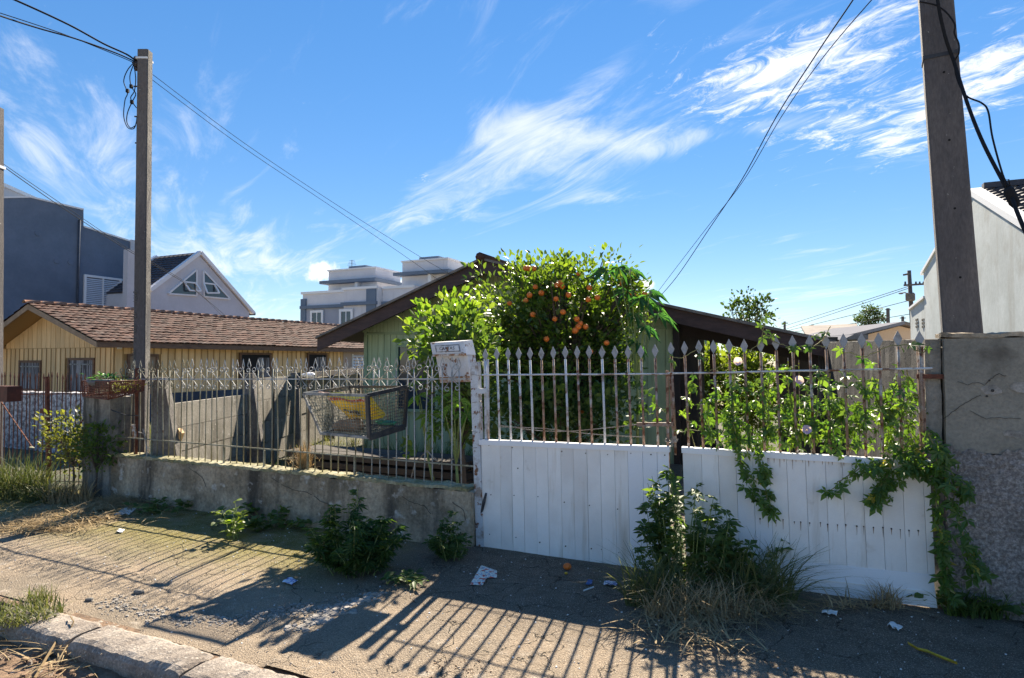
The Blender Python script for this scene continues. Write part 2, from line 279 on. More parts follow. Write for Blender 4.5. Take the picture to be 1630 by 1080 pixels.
# pavement: cracked concrete, mossy towards the fence, dark tarry apron at the gate
def pavement_mat():
    m = bpy.data.materials.new('cracked_pavement'); m.use_nodes = True; nt = m.node_tree; nt.nodes.clear(); L = nt.links.new
    def nd(ty, **k):
        n = nt.nodes.new(ty)
        for a, b in k.items(): setattr(n, a, b)
        return n
    out = nd('ShaderNodeOutputMaterial'); bs = nd('ShaderNodeBsdfPrincipled'); L(bs.outputs[0], out.inputs[0])
    geo = nd('ShaderNodeNewGeometry'); mp = nd('ShaderNodeMapping'); mp.inputs['Rotation'].default_value = (0, 0, ANG); L(geo.outputs['Position'], mp.inputs[0])
    sp = nd('ShaderNodeSeparateXYZ'); L(mp.outputs[0], sp.inputs[0]); S, T = sp.outputs[0], sp.outputs[1]
    def noi(sc, det=6, rg=.6):
        n = nd('ShaderNodeTexNoise'); n.inputs['Scale'].default_value = sc; n.inputs['Detail'].default_value = det; n.inputs['Roughness'].default_value = rg; L(mp.outputs[0], n.inputs['Vector']); return n.outputs['Fac']
    def mr(v, a, b, c=0.0, d=1.0):
        n = nd('ShaderNodeMapRange'); L(v, n.inputs['Value']); n.inputs['From Min'].default_value = a; n.inputs['From Max'].default_value = b; n.inputs['To Min'].default_value = c; n.inputs['To Max'].default_value = d; return n.outputs['Result']
    def ma(op, a, b=0.0):
        n = nd('ShaderNodeMath', operation=op)
        for i, v in ((0, a), (1, b)):
            if isinstance(v, (int, float)): n.inputs[i].default_value = v
            else: L(v, n.inputs[i])
        return n.outputs[0]
    def mix(f, a, b, ty='MIX'):
        n = nd('ShaderNodeMixRGB', blend_type=ty)
        for i, v in ((0, f), (1, a), (2, b)):
            if isinstance(v, tuple): n.inputs[i].default_value = v + (1,)
            elif isinstance(v, (int, float)): n.inputs[i].default_value = v
            else: L(v, n.inputs[i])
        return n.outputs[0]
    n1 = noi(1.6); n2 = noi(7.0); fine = noi(90, 4, .7); n3 = noi(.9, 3)
    col = mix(mr(n1, .38, .62), (.35, .272, .195), (.245, .20, .15))
    col = mix(mr(n2, .58, .70), col, (.41, .35, .28))
    # moss band next to the wall
    moss = ma('MULTIPLY', mr(ma('ADD', T, ma('MULTIPLY', n2, .9)), 3.75, 4.45), mr(S, -2.4, -3.6))
    col = mix(ma('MULTIPLY', moss, mr(n1, .22, .5)), col, mix(mr(n2, .4, .62), (.185, .155, .035), (.25, .215, .09)))
    # dark worn asphalt patch in front of the gate
    tar = ma('MULTIPLY', mr(ma('ADD', S, ma('MULTIPLY', n2, 1.0)), -2.75, -2.25), mr(ma('ADD', T, ma('MULTIPLY', n2, .8)), 3.75, 4.2))
    col = mix(tar, col, mix(mr(n2, .4, .65), (.165, .128, .092), (.22, .175, .132)))
    # cracks
    vo = nd('ShaderNodeTexVoronoi', feature='DISTANCE_TO_EDGE'); vo.inputs['Scale'].default_value = 2.6
    wv = nd('ShaderNodeTexNoise'); wv.inputs['Scale'].default_value = 3.2; wv.inputs['Detail'].default_value = 5; L(mp.outputs[0], wv.inputs['Vector'])
    vm = nd('ShaderNodeMixRGB', blend_type='ADD'); vm.inputs[0].default_value = .45; L(mp.outputs[0], vm.inputs[1]); L(wv.outputs['Color'], vm.inputs[2]); L(vm.outputs[0], vo.inputs['Vector'])
    crack = ma('MULTIPLY', mr(vo.outputs['Distance'], .0, .011, 1, 0), mr(n3, .46, .53))
    col = mix(crack, col, (.05, .043, .035))
    gr = noi(150, 2, .5)
    col = mix(ma('MULTIPLY', mr(gr, .60, .65), .75), col, (.52, .45, .36)); col = mix(ma('MULTIPLY', mr(gr, .40, .35), .7), col, (.09, .072, .055))
    col = mix(1.0, col, mix(mr(fine, .3, .7), (.72,) * 3, (1.28,) * 3), 'MULTIPLY')
    L(col, bs.inputs['Base Color']); bs.inputs['Roughness'].default_value = .95; bs.inputs['Specular IOR Level'].default_value = .2
    b = nd('ShaderNodeBump'); b.inputs['Strength'].default_value = 1.0; b.inputs['Distance'].default_value = .02
    h = ma('SUBTRACT', ma('ADD', ma('MULTIPLY', fine, .6), ma('ADD', n2, gr)), ma('MULTIPLY', crack, 2.0)); L(h, b.inputs['Height']); L(b.outputs[0], bs.inputs['Normal'])
    return m
MT['pavement'] = pavement_mat()

# ------------------------------------------------------------------ mesh helpers
WM = {}                                      # world matrix of every object made here
class MB:
    def __init__(self): self.v = []; self.f = []
    def add(self, vs, fs):
        k = len(self.v); self.v += [Vector(a) for a in vs]; self.f += [tuple(i + k for i in f) for f in fs]; return self
    def box8(self, c):                       # bottom ring 0-3, top ring 4-7
        return self.add(c, [(3, 2, 1, 0), (4, 5, 6, 7), (0, 1, 5, 4), (1, 2, 6, 5), (2, 3, 7, 6), (3, 0, 4, 7)])
    def box(self, s0, s1, t0, t1, z0, z1):
        return self.box8([P(s0, t0, z0), P(s1, t0, z0), P(s1, t1, z0), P(s0, t1, z0), P(s0, t0, z1), P(s1, t0, z1), P(s1, t1, z1), P(s0, t1, z1)])
    def obox(self, c, a, b, d):              # centre and three half vectors
        return self.box8([c - a - b - d, c + a - b - d, c + a + b - d, c - a + b - d, c - a - b + d, c + a - b + d, c + a + b + d, c - a + b + d])
    def bar(self, p, q, w, h, up=Z):         # square bar between two points
        d = (q - p).normalized(); x = d.cross(up)
        if x.length < 1e-4: x = d.cross(Vector((1, 0, 0)))
        x.normalize(); y = x.cross(d).normalized()
        c = [p - x * w / 2 - y * h / 2, p + x * w / 2 - y * h / 2, p + x * w / 2 + y * h / 2, p - x * w / 2 + y * h / 2]
        return self.box8(c + [a + (q - p) for a in c])
    def prism(self, poly, ext):
        n = len(poly); a = [Vector(p) for p in poly]; b = [p + ext for p in a]
        return self.add(a + b, [tuple(range(n))[::-1], tuple(range(n, 2 * n))] + [(i, (i + 1) % n, n + (i + 1) % n, n + i) for i in range(n)])
    def tube(self, pts, r, n=6, cap=True):
        pts = [Vector(p) for p in pts]; m = len(pts); rs = r if isinstance(r, (list, tuple)) else [r] * m
        vs = []; ref = None
        for i, p in enumerate(pts):
            d = (pts[min(i + 1, m - 1)] - pts[max(i - 1, 0)])
            if d.length < 1e-9: d = Vector((0, 0, 1))
            d.normalize()
            if ref is None: ref = d.orthogonal().normalized()
            else:
                ref = ref - d * ref.dot(d); ref = ref.normalized() if ref.length > 1e-6 else d.orthogonal().normalized()
            o = d.cross(ref)
            for k in range(n):
                a = 2 * math.pi * k / n; vs.append(p + (ref * math.cos(a) + o * math.sin(a)) * rs[i])
        fs = [(i * n + k, i * n + (k + 1) % n, (i + 1) * n + (k + 1) % n, (i + 1) * n + k) for i in range(m - 1) for k in range(n)]
        if cap: fs += [tuple(range(n))[::-1], tuple(range((m - 1) * n, m * n))]
        return self.add(vs, fs)
    def grid(self, fn, nu, nv):
        vs = [fn(i / nu, j / nv) for j in range(nv + 1) for i in range(nu + 1)]; w = nu + 1
        return self.add(vs, [(j * w + i, j * w + i + 1, (j + 1) * w + i + 1, (j + 1) * w + i) for j in range(nv) for i in range(nu)])
    def ball(self, c, r, nu=10, nv=7, sq=(1, 1, 1)):
        vs = [c + Vector((0, 0, -r * sq[2]))]
        for j in range(1, nv):
            a = math.pi * j / nv - math.pi / 2
            for i in range(nu):
                b = 2 * math.pi * i / nu; vs.append(c + Vector((math.cos(a) * math.cos(b) * sq[0], math.cos(a) * math.sin(b) * sq[1], math.sin(a) * sq[2])) * r)
        vs.append(c + Vector((0, 0, r * sq[2]))); e = len(vs) - 1
        fs = [(0, 1 + (i + 1) % nu, 1 + i) for i in range(nu)] + [(1 + j * nu + i, 1 + j * nu + (i + 1) % nu, 1 + (j + 1) * nu + (i + 1) % nu, 1 + (j + 1) * nu + i) for j in range(nv - 2) for i in range(nu)]
        fs += [(e, 1 + (nv - 2) * nu + i, 1 + (nv - 2) * nu + (i + 1) % nu) for i in range(nu)]
        return self.add(vs, fs)

def data_of(name, mb, mat, fix=True, smooth=False, off=Vector((0, 0, 0))):
    me = bpy.data.meshes.new(name); me.from_pydata([tuple(v - off) for v in mb.v], [], mb.f)
    if fix:
        bm = bmesh.new(); bm.from_mesh(me); bmesh.ops.recalc_face_normals(bm, faces=bm.faces); bm.to_mesh(me); bm.free()
    if smooth: me.polygons.foreach_set('use_smooth', [True] * len(me.polygons))
    me.materials.append(MT[mat] if isinstance(mat, str) else mat); me.update()
    return me
def place(name, data, M, parent=None):
    o = bpy.data.objects.new(name, data); COL.objects.link(o); WM[o] = M
    if parent: o.parent = parent; o.matrix_basis = WM[parent].inverted() @ M
    else: o.matrix_basis = M
    return o
def mesh(name, mb, mat, parent=None, smooth=False, fix=True):
    xs = [v.x for v in mb.v]; ys = [v.y for v in mb.v]; zs = [v.z for v in mb.v]
    c = Vector(((min(xs) + max(xs)) / 2, (min(ys) + max(ys)) / 2, min(zs)))
    return place(name, data_of(name, mb, mat, fix, smooth, c), Matrix.Translation(c), parent)
def tag(o, label=None, cat=None, group=None, kind=None):
    if label: o['label'] = label
    if cat: o['category'] = cat
    if group: o['group'] = group
    if kind: o['kind'] = kind
    return o
def thing(name, label, cat, loc, group=None): return tag(place(name, None, Matrix.Translation(loc)), label, cat, group)
def struct(name, mb, mat, **k): return tag(mesh(name, mb, mat, **k), kind='structure')
def frame(origin, y, z):                      # matrix whose Y and Z axes are given
    y = y.normalized(); z = (z - y * z.dot(y)); z = z.normalized() if z.length > 1e-5 else y.orthogonal().normalized(); x = y.cross(z)
    return Matrix(((x.x, y.x, z.x, origin.x), (x.y, y.y, z.y, origin.y), (x.z, y.z, z.z, origin.z), (0, 0, 0, 1)))
def rough_box(s0, s1, t0, t1, z0, z1, step=.05, amp=.01, fr=6.0, zf=None, amp_top=0.0):
    def dsp(s, t, z):
        z = zf(s, z) if zf else z
        p = P(s, t, z); k = Vector((p.x * fr, p.y * fr, p.z * fr)); v = mnoise.noise_vector(k) * amp + mnoise.noise_vector(k * 3.1) * amp * .45
        if amp_top and z > z1 - .02: v.z += amp_top * (mnoise.noise(k * .55) + .6 * mnoise.noise(k * 1.9))
        return p + v
    m = MB(); n = lambda a: max(1, int(abs(a) / step))
    ns, ntt, nz = n(s1 - s0), n(t1 - t0), n(z1 - z0)
    m.grid(lambda a, b: dsp(lerp(s0, s1, a), t0, lerp(z0, z1, b)), ns, nz)
    m.grid(lambda a, b: dsp(lerp(s1, s0, a), t1, lerp(z0, z1, b)), ns, nz)
    m.grid(lambda a, b: dsp(s1, lerp(t0, t1, a), lerp(z0, z1, b)), ntt, nz)
    m.grid(lambda a, b: dsp(s0, lerp(t1, t0, a), lerp(z0, z1, b)), ntt, nz)
    m.grid(lambda a, b: dsp(lerp(s0, s1, a), lerp(t0, t1, b), z1), ns, ntt)
    return m

# ---- leaves: vectorised scatter of a template
def T_citrus(w=.26, fold=.07, droop=.08):
    v = [(0, 0, 0), (w, .36, fold), (w * .85, .7, fold * .8), (0, 1, -droop), (-w * .85, .7, fold * .8), (-w, .36, fold), (0, .36, 0), (0, .7, -droop * .3)]
    return np.array(v), [(0, 1, 6), (1, 2, 7, 6), (2, 3, 7), (0, 6, 5), (6, 7, 4, 5), (7, 3, 4)]
def T_palm(angs=(-115, -58, 0, 58, 115), lens=(.5, .8, 1.0, .8, .5), w=.16, droop=.15):
    v = [(0, 0, 0)]; f = []
    for a, l in zip(angs, lens):
        a = R(a); d = np.array((math.sin(a), math.cos(a))); o = np.array((d[1], -d[0])); k = len(v)
        m = d * l * .5; v += [(m[0] + o[0] * w * l, m[1] + o[1] * w * l, .03), (d[0] * l, d[1] * l, -droop * l), (m[0] - o[0] * w * l, m[1] - o[1] * w * l, .03)]
        f += [(0, k, k + 1), (0, k + 1, k + 2)]
    return np.array(v), f
TPL = {'citrus': T_citrus(), 'broad': T_citrus(.42, .05, .12), 'narrow': T_citrus(.15, .04, .15), 'palm': T_palm(w=.23, droop=.2), 'fern': T_palm((-100, -70, -35, 0, 35, 70, 100), (.5, .7, .85, 1, .85, .7, .5), .11, .25),
       'papaya': T_palm((-150, -100, -50, 0, 50, 100, 150), (.7, .85, .95, 1, .95, .85, .7), .15, .3), 'round': T_citrus(.55, .04, .1)}
def unit(a): return a / np.maximum(np.linalg.norm(a, axis=1, keepdims=True), 1e-9)
def scatter(name, tpl, pos, axis, nor, size, mat, parent=None, tint=None, kind=None):
    tv, tf = TPL[tpl]; n = len(pos); pos = np.asarray(pos, float)
    y = unit(np.asarray(axis, float)); z = np.asarray(nor, float); z = unit(z - y * np.sum(y * z, 1, keepdims=True)); x = np.cross(y, z)
    V = pos[:, None, :] + (tv[None, :, 0, None] * x[:, None, :] + tv[None, :, 1, None] * y[:, None, :] + tv[None, :, 2, None] * z[:, None, :]) * np.asarray(size)[:, None, None]
    k = len(tv); V = V.reshape(-1, 3)
    c = Vector((float((V[:, 0].min() + V[:, 0].max()) / 2), float((V[:, 1].min() + V[:, 1].max()) / 2), float(V[:, 2].min())))
    V = V - np.array(c)
    loops = np.concatenate([np.array(f) for f in tf]); cnt = np.array([len(f) for f in tf]); nl = len(loops)
    LI = (loops[None, :] + (np.arange(n) * k)[:, None]).ravel().astype(np.int32)
    tot = np.tile(cnt, n).astype(np.int32); st_ = np.concatenate([[0], np.cumsum(tot)[:-1]]).astype(np.int32)
    me = bpy.data.meshes.new(name); me.vertices.add(len(V)); me.vertices.foreach_set('co', V.astype(np.float32).ravel())
    me.loops.add(len(LI)); me.loops.foreach_set('vertex_index', LI); me.polygons.add(len(tot)); me.polygons.foreach_set('loop_start', st_); me.polygons.foreach_set('loop_total', tot)
    me.update(calc_edges=True)
    tn = nrg.random(n) * .65 if tint is None else np.asarray(tint)
    at = me.attributes.new('tint', 'FLOAT', 'POINT'); at.data.foreach_set('value', np.repeat(tn, k).astype(np.float32))
    me.materials.append(MT[mat]); o = place(name, me, Matrix.Translation(c), parent)
    if kind: o['kind'] = kind
    return o
def leaf_data(name, tpl, size, mat):
    tv, tf = TPL[tpl]; me = bpy.data.meshes.new(name); me.from_pydata([tuple(v * size) for v in tv], [], tf); me.materials.append(MT[mat])
    at = me.attributes.new('tint', 'FLOAT', 'POINT'); at.data.foreach_set('value', [rnd.random() * .4] * len(tv)); return me
def blades(name, base, hgt, lean, width, mat, parent=None, kind=None, seg=4, droop=1.0, tint=None):
    """grass blades: base (N,3), hgt (N), lean (N,2) horizontal reach"""
    n = len(base); base = np.asarray(base, float); V = np.zeros((n, (seg + 1) * 2, 3))
    L = np.hypot(lean[:, 0], lean[:, 1]) + 1e-6; d = np.stack([lean[:, 0] / L, lean[:, 1] / L, np.zeros(n)], 1); o = np.stack([-d[:, 1], d[:, 0], np.zeros(n)], 1)
    ro = nrg.random(n) * 3.14; o = o * np.cos(ro)[:, None] + d * np.sin(ro)[:, None] * .6
    for i in range(seg + 1):
        k = i / seg; w = width * (1 - k ** 1.6) * .5 + .0006
        zz_ = hgt * (k - droop * .35 * k ** 2.5 * np.minimum(L / np.maximum(hgt, .01), 2.2)); p = base + d * (L * k ** 1.7)[:, None]; p[:, 2] += zz_
        wv = w if np.ndim(w) else np.full(n, w)
        V[:, 2 * i] = p - o * wv[:, None]; V[:, 2 * i + 1] = p + o * wv[:, None]
    f = [(2 * i, 2 * i + 1, 2 * i + 3, 2 * i + 2) for i in range(seg)]; k = (seg + 1) * 2
    V = V.reshape(-1, 3); c = Vector((float(V[:, 0].mean()), float(V[:, 1].mean()), float(V[:, 2].min()))); V = V - np.array(c)
    LI = (np.array(f).ravel()[None, :] + (np.arange(n) * k)[:, None]).ravel().astype(np.int32); np_ = n * seg
    me = bpy.data.meshes.new(name); me.vertices.add(len(V)); me.vertices.foreach_set('co', V.astype(np.float32).ravel()); me.loops.add(len(LI)); me.loops.foreach_set('vertex_index', LI)
    me.polygons.add(np_); me.polygons.foreach_set('loop_start', (np.arange(np_) * 4).astype(np.int32)); me.polygons.foreach_set('loop_total', np.full(np_, 4, np.int32)); me.update(calc_edges=True)
    at = me.attributes.new('tint', 'FLOAT', 'POINT'); at.data.foreach_set('value', np.repeat(nrg.random(n) * .65 if tint is None else tint, k).astype(np.float32))
    me.materials.append(MT[mat]); ob = place(name, me, Matrix.Translation(c), parent)
    if kind: ob['kind'] = kind
    return ob
def text_mesh(name, txt, size, M, mat, parent, depth=.002):
    adv = size * .62; x = -adv * (len(txt) - 1) / 2
    for ch in txt:
        if ch != ' ':
            cu = bpy.data.curves.new(name, 'FONT'); cu.body = ch; cu.size = size; cu.extrude = depth; cu.align_x = 'CENTER'; cu.align_y = 'CENTER'
            ob = bpy.data.objects.new(name, cu); COL.objects.link(ob); dg = bpy.context.evaluated_depsgraph_get()
            me = bpy.data.meshes.new_from_object(ob.evaluated_get(dg)); bpy.data.objects.remove(ob); me.materials.clear(); me.materials.append(MT[mat]); place(name, me, M @ Matrix.Translation((x, 0, 0)), parent)
        x += adv

# ================================================================== GROUND
g = MB(); g.add([(-600, -300, -.36), (600, -300, -.36), (600, 900, -.36), (-600, 900, -.36)], [(0, 1, 2, 3)]); struct('ground', g, 'field', fix=False)
g = MB(); g.grid(lambda a, b: P(lerp(-40, 30, a), lerp(-6, 2.34, b), -.14 + .01 * mnoise.noise(Vector((a * 60, b * 9, 0)))), 140, 20); struct('road', g, 'asphalt', fix=False)
def gut(a, b):
    s, t = lerp(-9, 3, a), lerp(1.55, 2.36, b); k = Vector((s * 5, t * 5, 0))
    return P(s, t, -.135 + .05 * max(0, (t - 1.75) / .6) + .022 * mnoise.noise(k) + .010 * mnoise.noise(k * 4))
g = MB(); g.grid(gut, 240, 18); struct('gutter_soil', g, 'soil', fix=False, smooth=True)
SLAB0 = ST(onG(612, 930)); SLAB1 = ST(onG(425, 1055))
def pav_z(s, t):
    k = Vector((s * 1.3, t * 1.3, 3)); z = .008 * mnoise.noise(k) + .004 * mnoise.noise(k * 5)
    w = math.exp(-(((s + 4.0) * .25 + (t - 3.12)) / .10) ** 2) * (1 if s < -1.9 else 0)
    z += w * (-.012 + .016 * mnoise.noise(Vector((s * 14, t * 14, 1))))
    # broken slab edge running from the wall to the kerb
    e = (s - lerp(SLAB0[0], SLAB1[0], (t - SLAB0[1]) / (SLAB1[1] - SLAB0[1]))) + .05 * mnoise.noise(Vector((t * 7, 1, 0))) + .02 * mnoise.noise(Vector((t * 25, 4, 0)))
    z += .018 * min(1, max(0, e / .03)) + .006 * math.exp(-((e - .05) / .06) ** 2) * mnoise.noise(Vector((s * 30, t * 30, 0)))
    return z + (-.02 * max(0, (3.0 - t)))
g = MB(); g.grid(lambda a, b: P(lerp(-11, 3.2, a), lerp(2.56, 5.0, b), pav_z(lerp(-11, 3.2, a), lerp(2.56, 5.0, b))), 710, 122); pavement = struct('pavement', g, 'pavement', fix=False, smooth=True)
g = MB(); g.box(-40, -11, 2.56, 5.0, -.3, 0).box(3.2, 30, 2.56, 5.0, -.3, 0); struct('pavement_beyond', g, 'pavement'); g = MB(); g.box(-11, 3.2, 2.50, 2.60, -.34, -.012); struct('joint_soil', g, 'soil')
g = MB(); g.grid(lambda a, b: P(lerp(-24, 3.0, a), lerp(5.0, 26, b), -.06 - .10 * min(1, b * 5) + .03 * mnoise.noise(Vector((a * 50, b * 40, 7)))), 130, 100); struct('yard_ground', g, 'yard', fix=False, smooth=True)
g = MB(); g.box(-2.4, .75, 5.0, 10.2, -.1, -.005); struct('driveway', g, 'pavement')
# kerb stones
kerb = tag(place('kerb', None, Matrix.Translation(P(-3, 2.4, -.1))), kind='structure')
ks = [-4.78, -3.94, -2.98, -2.0, -1.02, -.05, .92, 1.9, 2.9]
for i in range(len(ks) - 1):
    m = MB(); a0, a1 = ks[i] + .012, ks[i + 1] - .012; jt = rnd.uniform(-.015, .015); jz = rnd.uniform(-.012, .006)
    prof = [(2.295, -.2), (2.285, -.06), (2.29, -.02), (2.305, .004), (2.335, .016), (2.38, .021), (2.44, .023), (2.50, .020), (2.528, .008), (2.538, -.02), (2.54, -.2)]
    ns = 48; vs = []
    for k in range(ns + 1):
        s = lerp(a0, a1, k / ns); e = min(k, ns - k); sh = .018 if e == 0 else (.006 if e == 1 else 0)
        for (t, z) in prof:
            q = P(s, t + jt, z + jz - (sh if z > -.1 else 0)); nz = mnoise.noise_vector(q * 7) * .009 + mnoise.noise_vector(q * 30) * .006 + mnoise.noise_vector(q * 70) * .003; nz.z -= max(0, mnoise.noise(q * 11) - .35) * .05; vs.append(q + nz)
    n = len(prof); m.add(vs, [(k * n + j, k * n + j + 1, (k + 1) * n + j + 1, (k + 1) * n + j) for k in range(ns) for j in range(n - 1)] + [tuple(range(n)), tuple(range(ns * n, ns * n + n))[::-1]])
    mesh('kerb_stone', m, 'kerb', kerb, smooth=False)

# ================================================================== LOW STREET WALL AND PILLARS
lw = thing('low_wall', 'low cracked cement wall with crumbling top under the ornate fence', 'wall', P(-5.2, TF, 0))
for pl in ([(432, 762), (450, 772), (468, 780), (485, 783), (500, 790)], [(500, 790), (512, 800), (530, 806)], [(640, 790), (655, 800), (675, 806), (690, 822)], [(300, 745), (322, 760), (330, 780)], [(560, 778), (572, 796), (566, 815)], [(720, 800), (738, 812), (742, 835)]):
    m = MB(); q = [onT(x, y, 4.853) for x, y in pl]; m.tube([a.lerp(b, k / 4) + Z * rnd.uniform(-.006, .006) for a, b in zip(q[:-1], q[1:]) for k in range(4)], .0026, 4); mesh('crack', m, 'nail', lw)
mesh('wall_body', rough_box(-7.85, -2.62, 4.86, 5.04, -.15, .50, .03, .012, 7), 'wall_low', lw, smooth=True)
mesh('mortar_cap', rough_box(-7.80, -2.64, 4.852, 5.048, .50, .53, .028, .013, 16, amp_top=.010), 'wall_cap', lw, smooth=False)
tag(mesh('gate_pillar', rough_box(-8.03, -7.52, 4.83, 5.12, -.15, 1.21, .05, .010, 5), 'pillar', smooth=True), 'stained grey concrete pillar under the rusty planter basket', 'pillar')
rw = thing('street_wall', 'tall grey cement wall at the right edge with dark roughcast lower half', 'wall', P(2, TF, 0))
def rwz(s, z): return z
mesh('upper_render', rough_box(.895, 4.2, 4.93, 5.13, 1.05, 1.80, .045, .006, 4, amp_top=.012), 'render_gray', rw, smooth=True)
mesh('roughcast', rough_box(.89, 4.2, 4.921, 5.14, -.15, 1.06, .018, .008, 26, amp_top=.06), 'roughdark', rw, smooth=False)
mesh('coping', rough_box(.88, 4.2, 4.925, 5.135, 1.80, 1.83, .03, .010, 12, amp_top=.01), 'wall_low', rw, smooth=True)
mesh('jamb', rough_box(.795, .886, 4.99, 5.16, -.15, 1.79, .03, .006, 8), 'pillar', rw, smooth=True)
m = MB(); m.bar(P(.74, 4.96, 1.545), P(.90, 4.96, 1.545), .02, .03); mesh('hinge_pin', m, 'rust', rw)
for pl in ([(1503, 668), (1520, 655), (1535, 640), (1552, 632), (1566, 628)], [(1566, 612), (1580, 600), (1592, 596), (1604, 600)], [(1525, 606), (1540, 612), (1556, 609), (1572, 614)], [(1545, 655), (1570, 668), (1600, 664), (1632, 667)]):
    m = MB(); q = [onT(x + rnd.uniform(-2, 2), y + rnd.uniform(-2, 2), 4.9255) for x, y in pl]; m.tube([a.lerp(b, k / 4) + Z * rnd.uniform(-.004, .004) for a, b in zip(q[:-1], q[1:]) for k in range(4)], .0016, 4); mesh('crack', m, 'nail', rw)
for (x, y, r_) in ((1580, 622, .010), (1575, 606, .006), (1571, 631, .007), (1628, 797, .007)):
    q = onT(x, y, 4.924); m = MB(); m.tube([q, q + N * .004], [r_, r_], 9); mesh('plug_hole', m, 'nail', rw)
for (x, y, r_) in ((1579, 621, .045), (1630, 617, .05), (1606, 690, .03), (1628, 692, .04)):
    q = onT(x, y, 4.9265); m = MB(); k = 9; m.prism([q + U * math.cos(6.283 * j / k) * r_ * rnd.uniform(.6, 1.1) * 1.5 + Z * math.sin(6.283 * j / k) * r_ * rnd.uniform(.5, 1.0) * .8 for j in range(k)], N * .003); mesh('spalled_patch', m, 'chips', rw)
# ================================================================== NEIGHBOUR'S PRECAST WALL (left side of the lot, runs straight back)
XW = -4.22
pw = thing('precast_wall', 'grey precast concrete panel wall running back along the left of the yard', 'wall', Vector((XW, 9, -.1)))
bays = [(7.55, 9.95, 1.12), (10.05, 12.1, 1.36), (12.2, 14.4, 1.30), (14.5, 17.0, 1.30)]
for (y0, y1, zt) in bays:
    nr = 4; h = (zt + .12) / nr
    for k in range(nr):
        z0 = -.12 + k * h; j = rnd.uniform(-.008, .008)
        m = MB(); d = .004
        m.box8([Vector((XW - .04, y0, z0 + d)), Vector((XW + .012 + j, y0, z0 + d)), Vector((XW + .012 + j, y1, z0 + d)), Vector((XW - .04, y1, z0 + d)),
                Vector((XW - .04, y0, z0 + h - d)), Vector((XW + .012 + j, y0, z0 + h - d)), Vector((XW + .012 + j, y1, z0 + h - d)), Vector((XW - .04, y1, z0 + h - d))])
        mesh('concrete_panel', m, 'precast', pw)
for (y, zt, b) in ((7.5, 1.45, .5), (10.0, 1.45, .42), (12.15, 1.42, .1), (14.45, 1.4, .1), (17.0, 1.4, .1)):
    m = MB(); w = .06                         # post with a raking buttress towards the yard
    pr = [Vector((XW - .08, y - w, -.15)), Vector((XW + .08 + b * .55, y - w, -.15)), Vector((XW + .08, y - w, zt - .1)), Vector((XW + .08, y - w, zt)), Vector((XW - .08, y - w, zt))]
    m.prism(pr, Vector((0, 2 * w, 0))); mesh('post', m, 'conc_pole_l', pw)
m = MB(); m.bar(Vector((XW + .10, 12.3, 1.36)), Vector((XW + .10, 17.0, 1.40)), .10, .10); mesh('top_rail', m, 'soffit', pw)
# right boundary wall inside the lot
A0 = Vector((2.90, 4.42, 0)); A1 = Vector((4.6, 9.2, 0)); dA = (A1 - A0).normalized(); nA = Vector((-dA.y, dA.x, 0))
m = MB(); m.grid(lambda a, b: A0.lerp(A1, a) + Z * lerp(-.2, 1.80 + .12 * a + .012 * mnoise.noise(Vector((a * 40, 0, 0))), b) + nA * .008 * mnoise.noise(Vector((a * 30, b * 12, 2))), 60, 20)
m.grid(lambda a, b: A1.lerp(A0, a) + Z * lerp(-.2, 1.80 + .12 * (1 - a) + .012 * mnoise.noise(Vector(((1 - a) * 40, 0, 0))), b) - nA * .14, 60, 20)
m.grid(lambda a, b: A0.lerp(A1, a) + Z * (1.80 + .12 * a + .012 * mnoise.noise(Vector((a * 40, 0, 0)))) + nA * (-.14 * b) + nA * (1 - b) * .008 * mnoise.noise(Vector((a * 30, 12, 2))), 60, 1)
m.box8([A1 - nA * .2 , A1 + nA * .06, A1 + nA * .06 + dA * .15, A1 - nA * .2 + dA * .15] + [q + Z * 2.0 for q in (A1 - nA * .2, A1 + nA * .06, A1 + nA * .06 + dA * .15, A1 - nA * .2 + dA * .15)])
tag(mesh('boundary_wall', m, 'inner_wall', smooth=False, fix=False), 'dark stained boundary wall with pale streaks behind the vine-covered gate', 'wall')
# roughcast wall behind the rusty gate
tr = 7.3; za = onT(30, 633, tr).z; zb = onT(140, 627, tr).z
tag(mesh('roughcast_wall', rough_box(-17.5, -10.9, tr, tr + .15, -.35, 1.0, .09, .03, 9, zf=lambda s, z: z + (max(0, (s + 17.5) / 6.6) * .05 if z > .9 else 0)), 'roughcast', smooth=True), 'low whitish roughcast wall behind the rusty gate', 'wall')

# ================================================================== YELLOW HOUSE
yh = thing('wooden_house', 'ochre wooden house with brown clay tile roof on the left', 'house', P(-20.5, 17, -.3))
TY = 11.4; SY0, SY1 = -23.6, -17.6; RS, RZ = sT(48, 483, 10.7), onT(48, 483, 10.7).z; ES, EZ = sT(157, 543, 10.7), onT(157, 543, 10.7).z
sl = (RZ - EZ) / (ES - RS); LS = -24.4; LZ = RZ - .42 * (RS - LS)
def yroof(s): return RZ - sl * (s - RS) if s > RS else RZ - .42 * (RS - s)
TB = 26.5
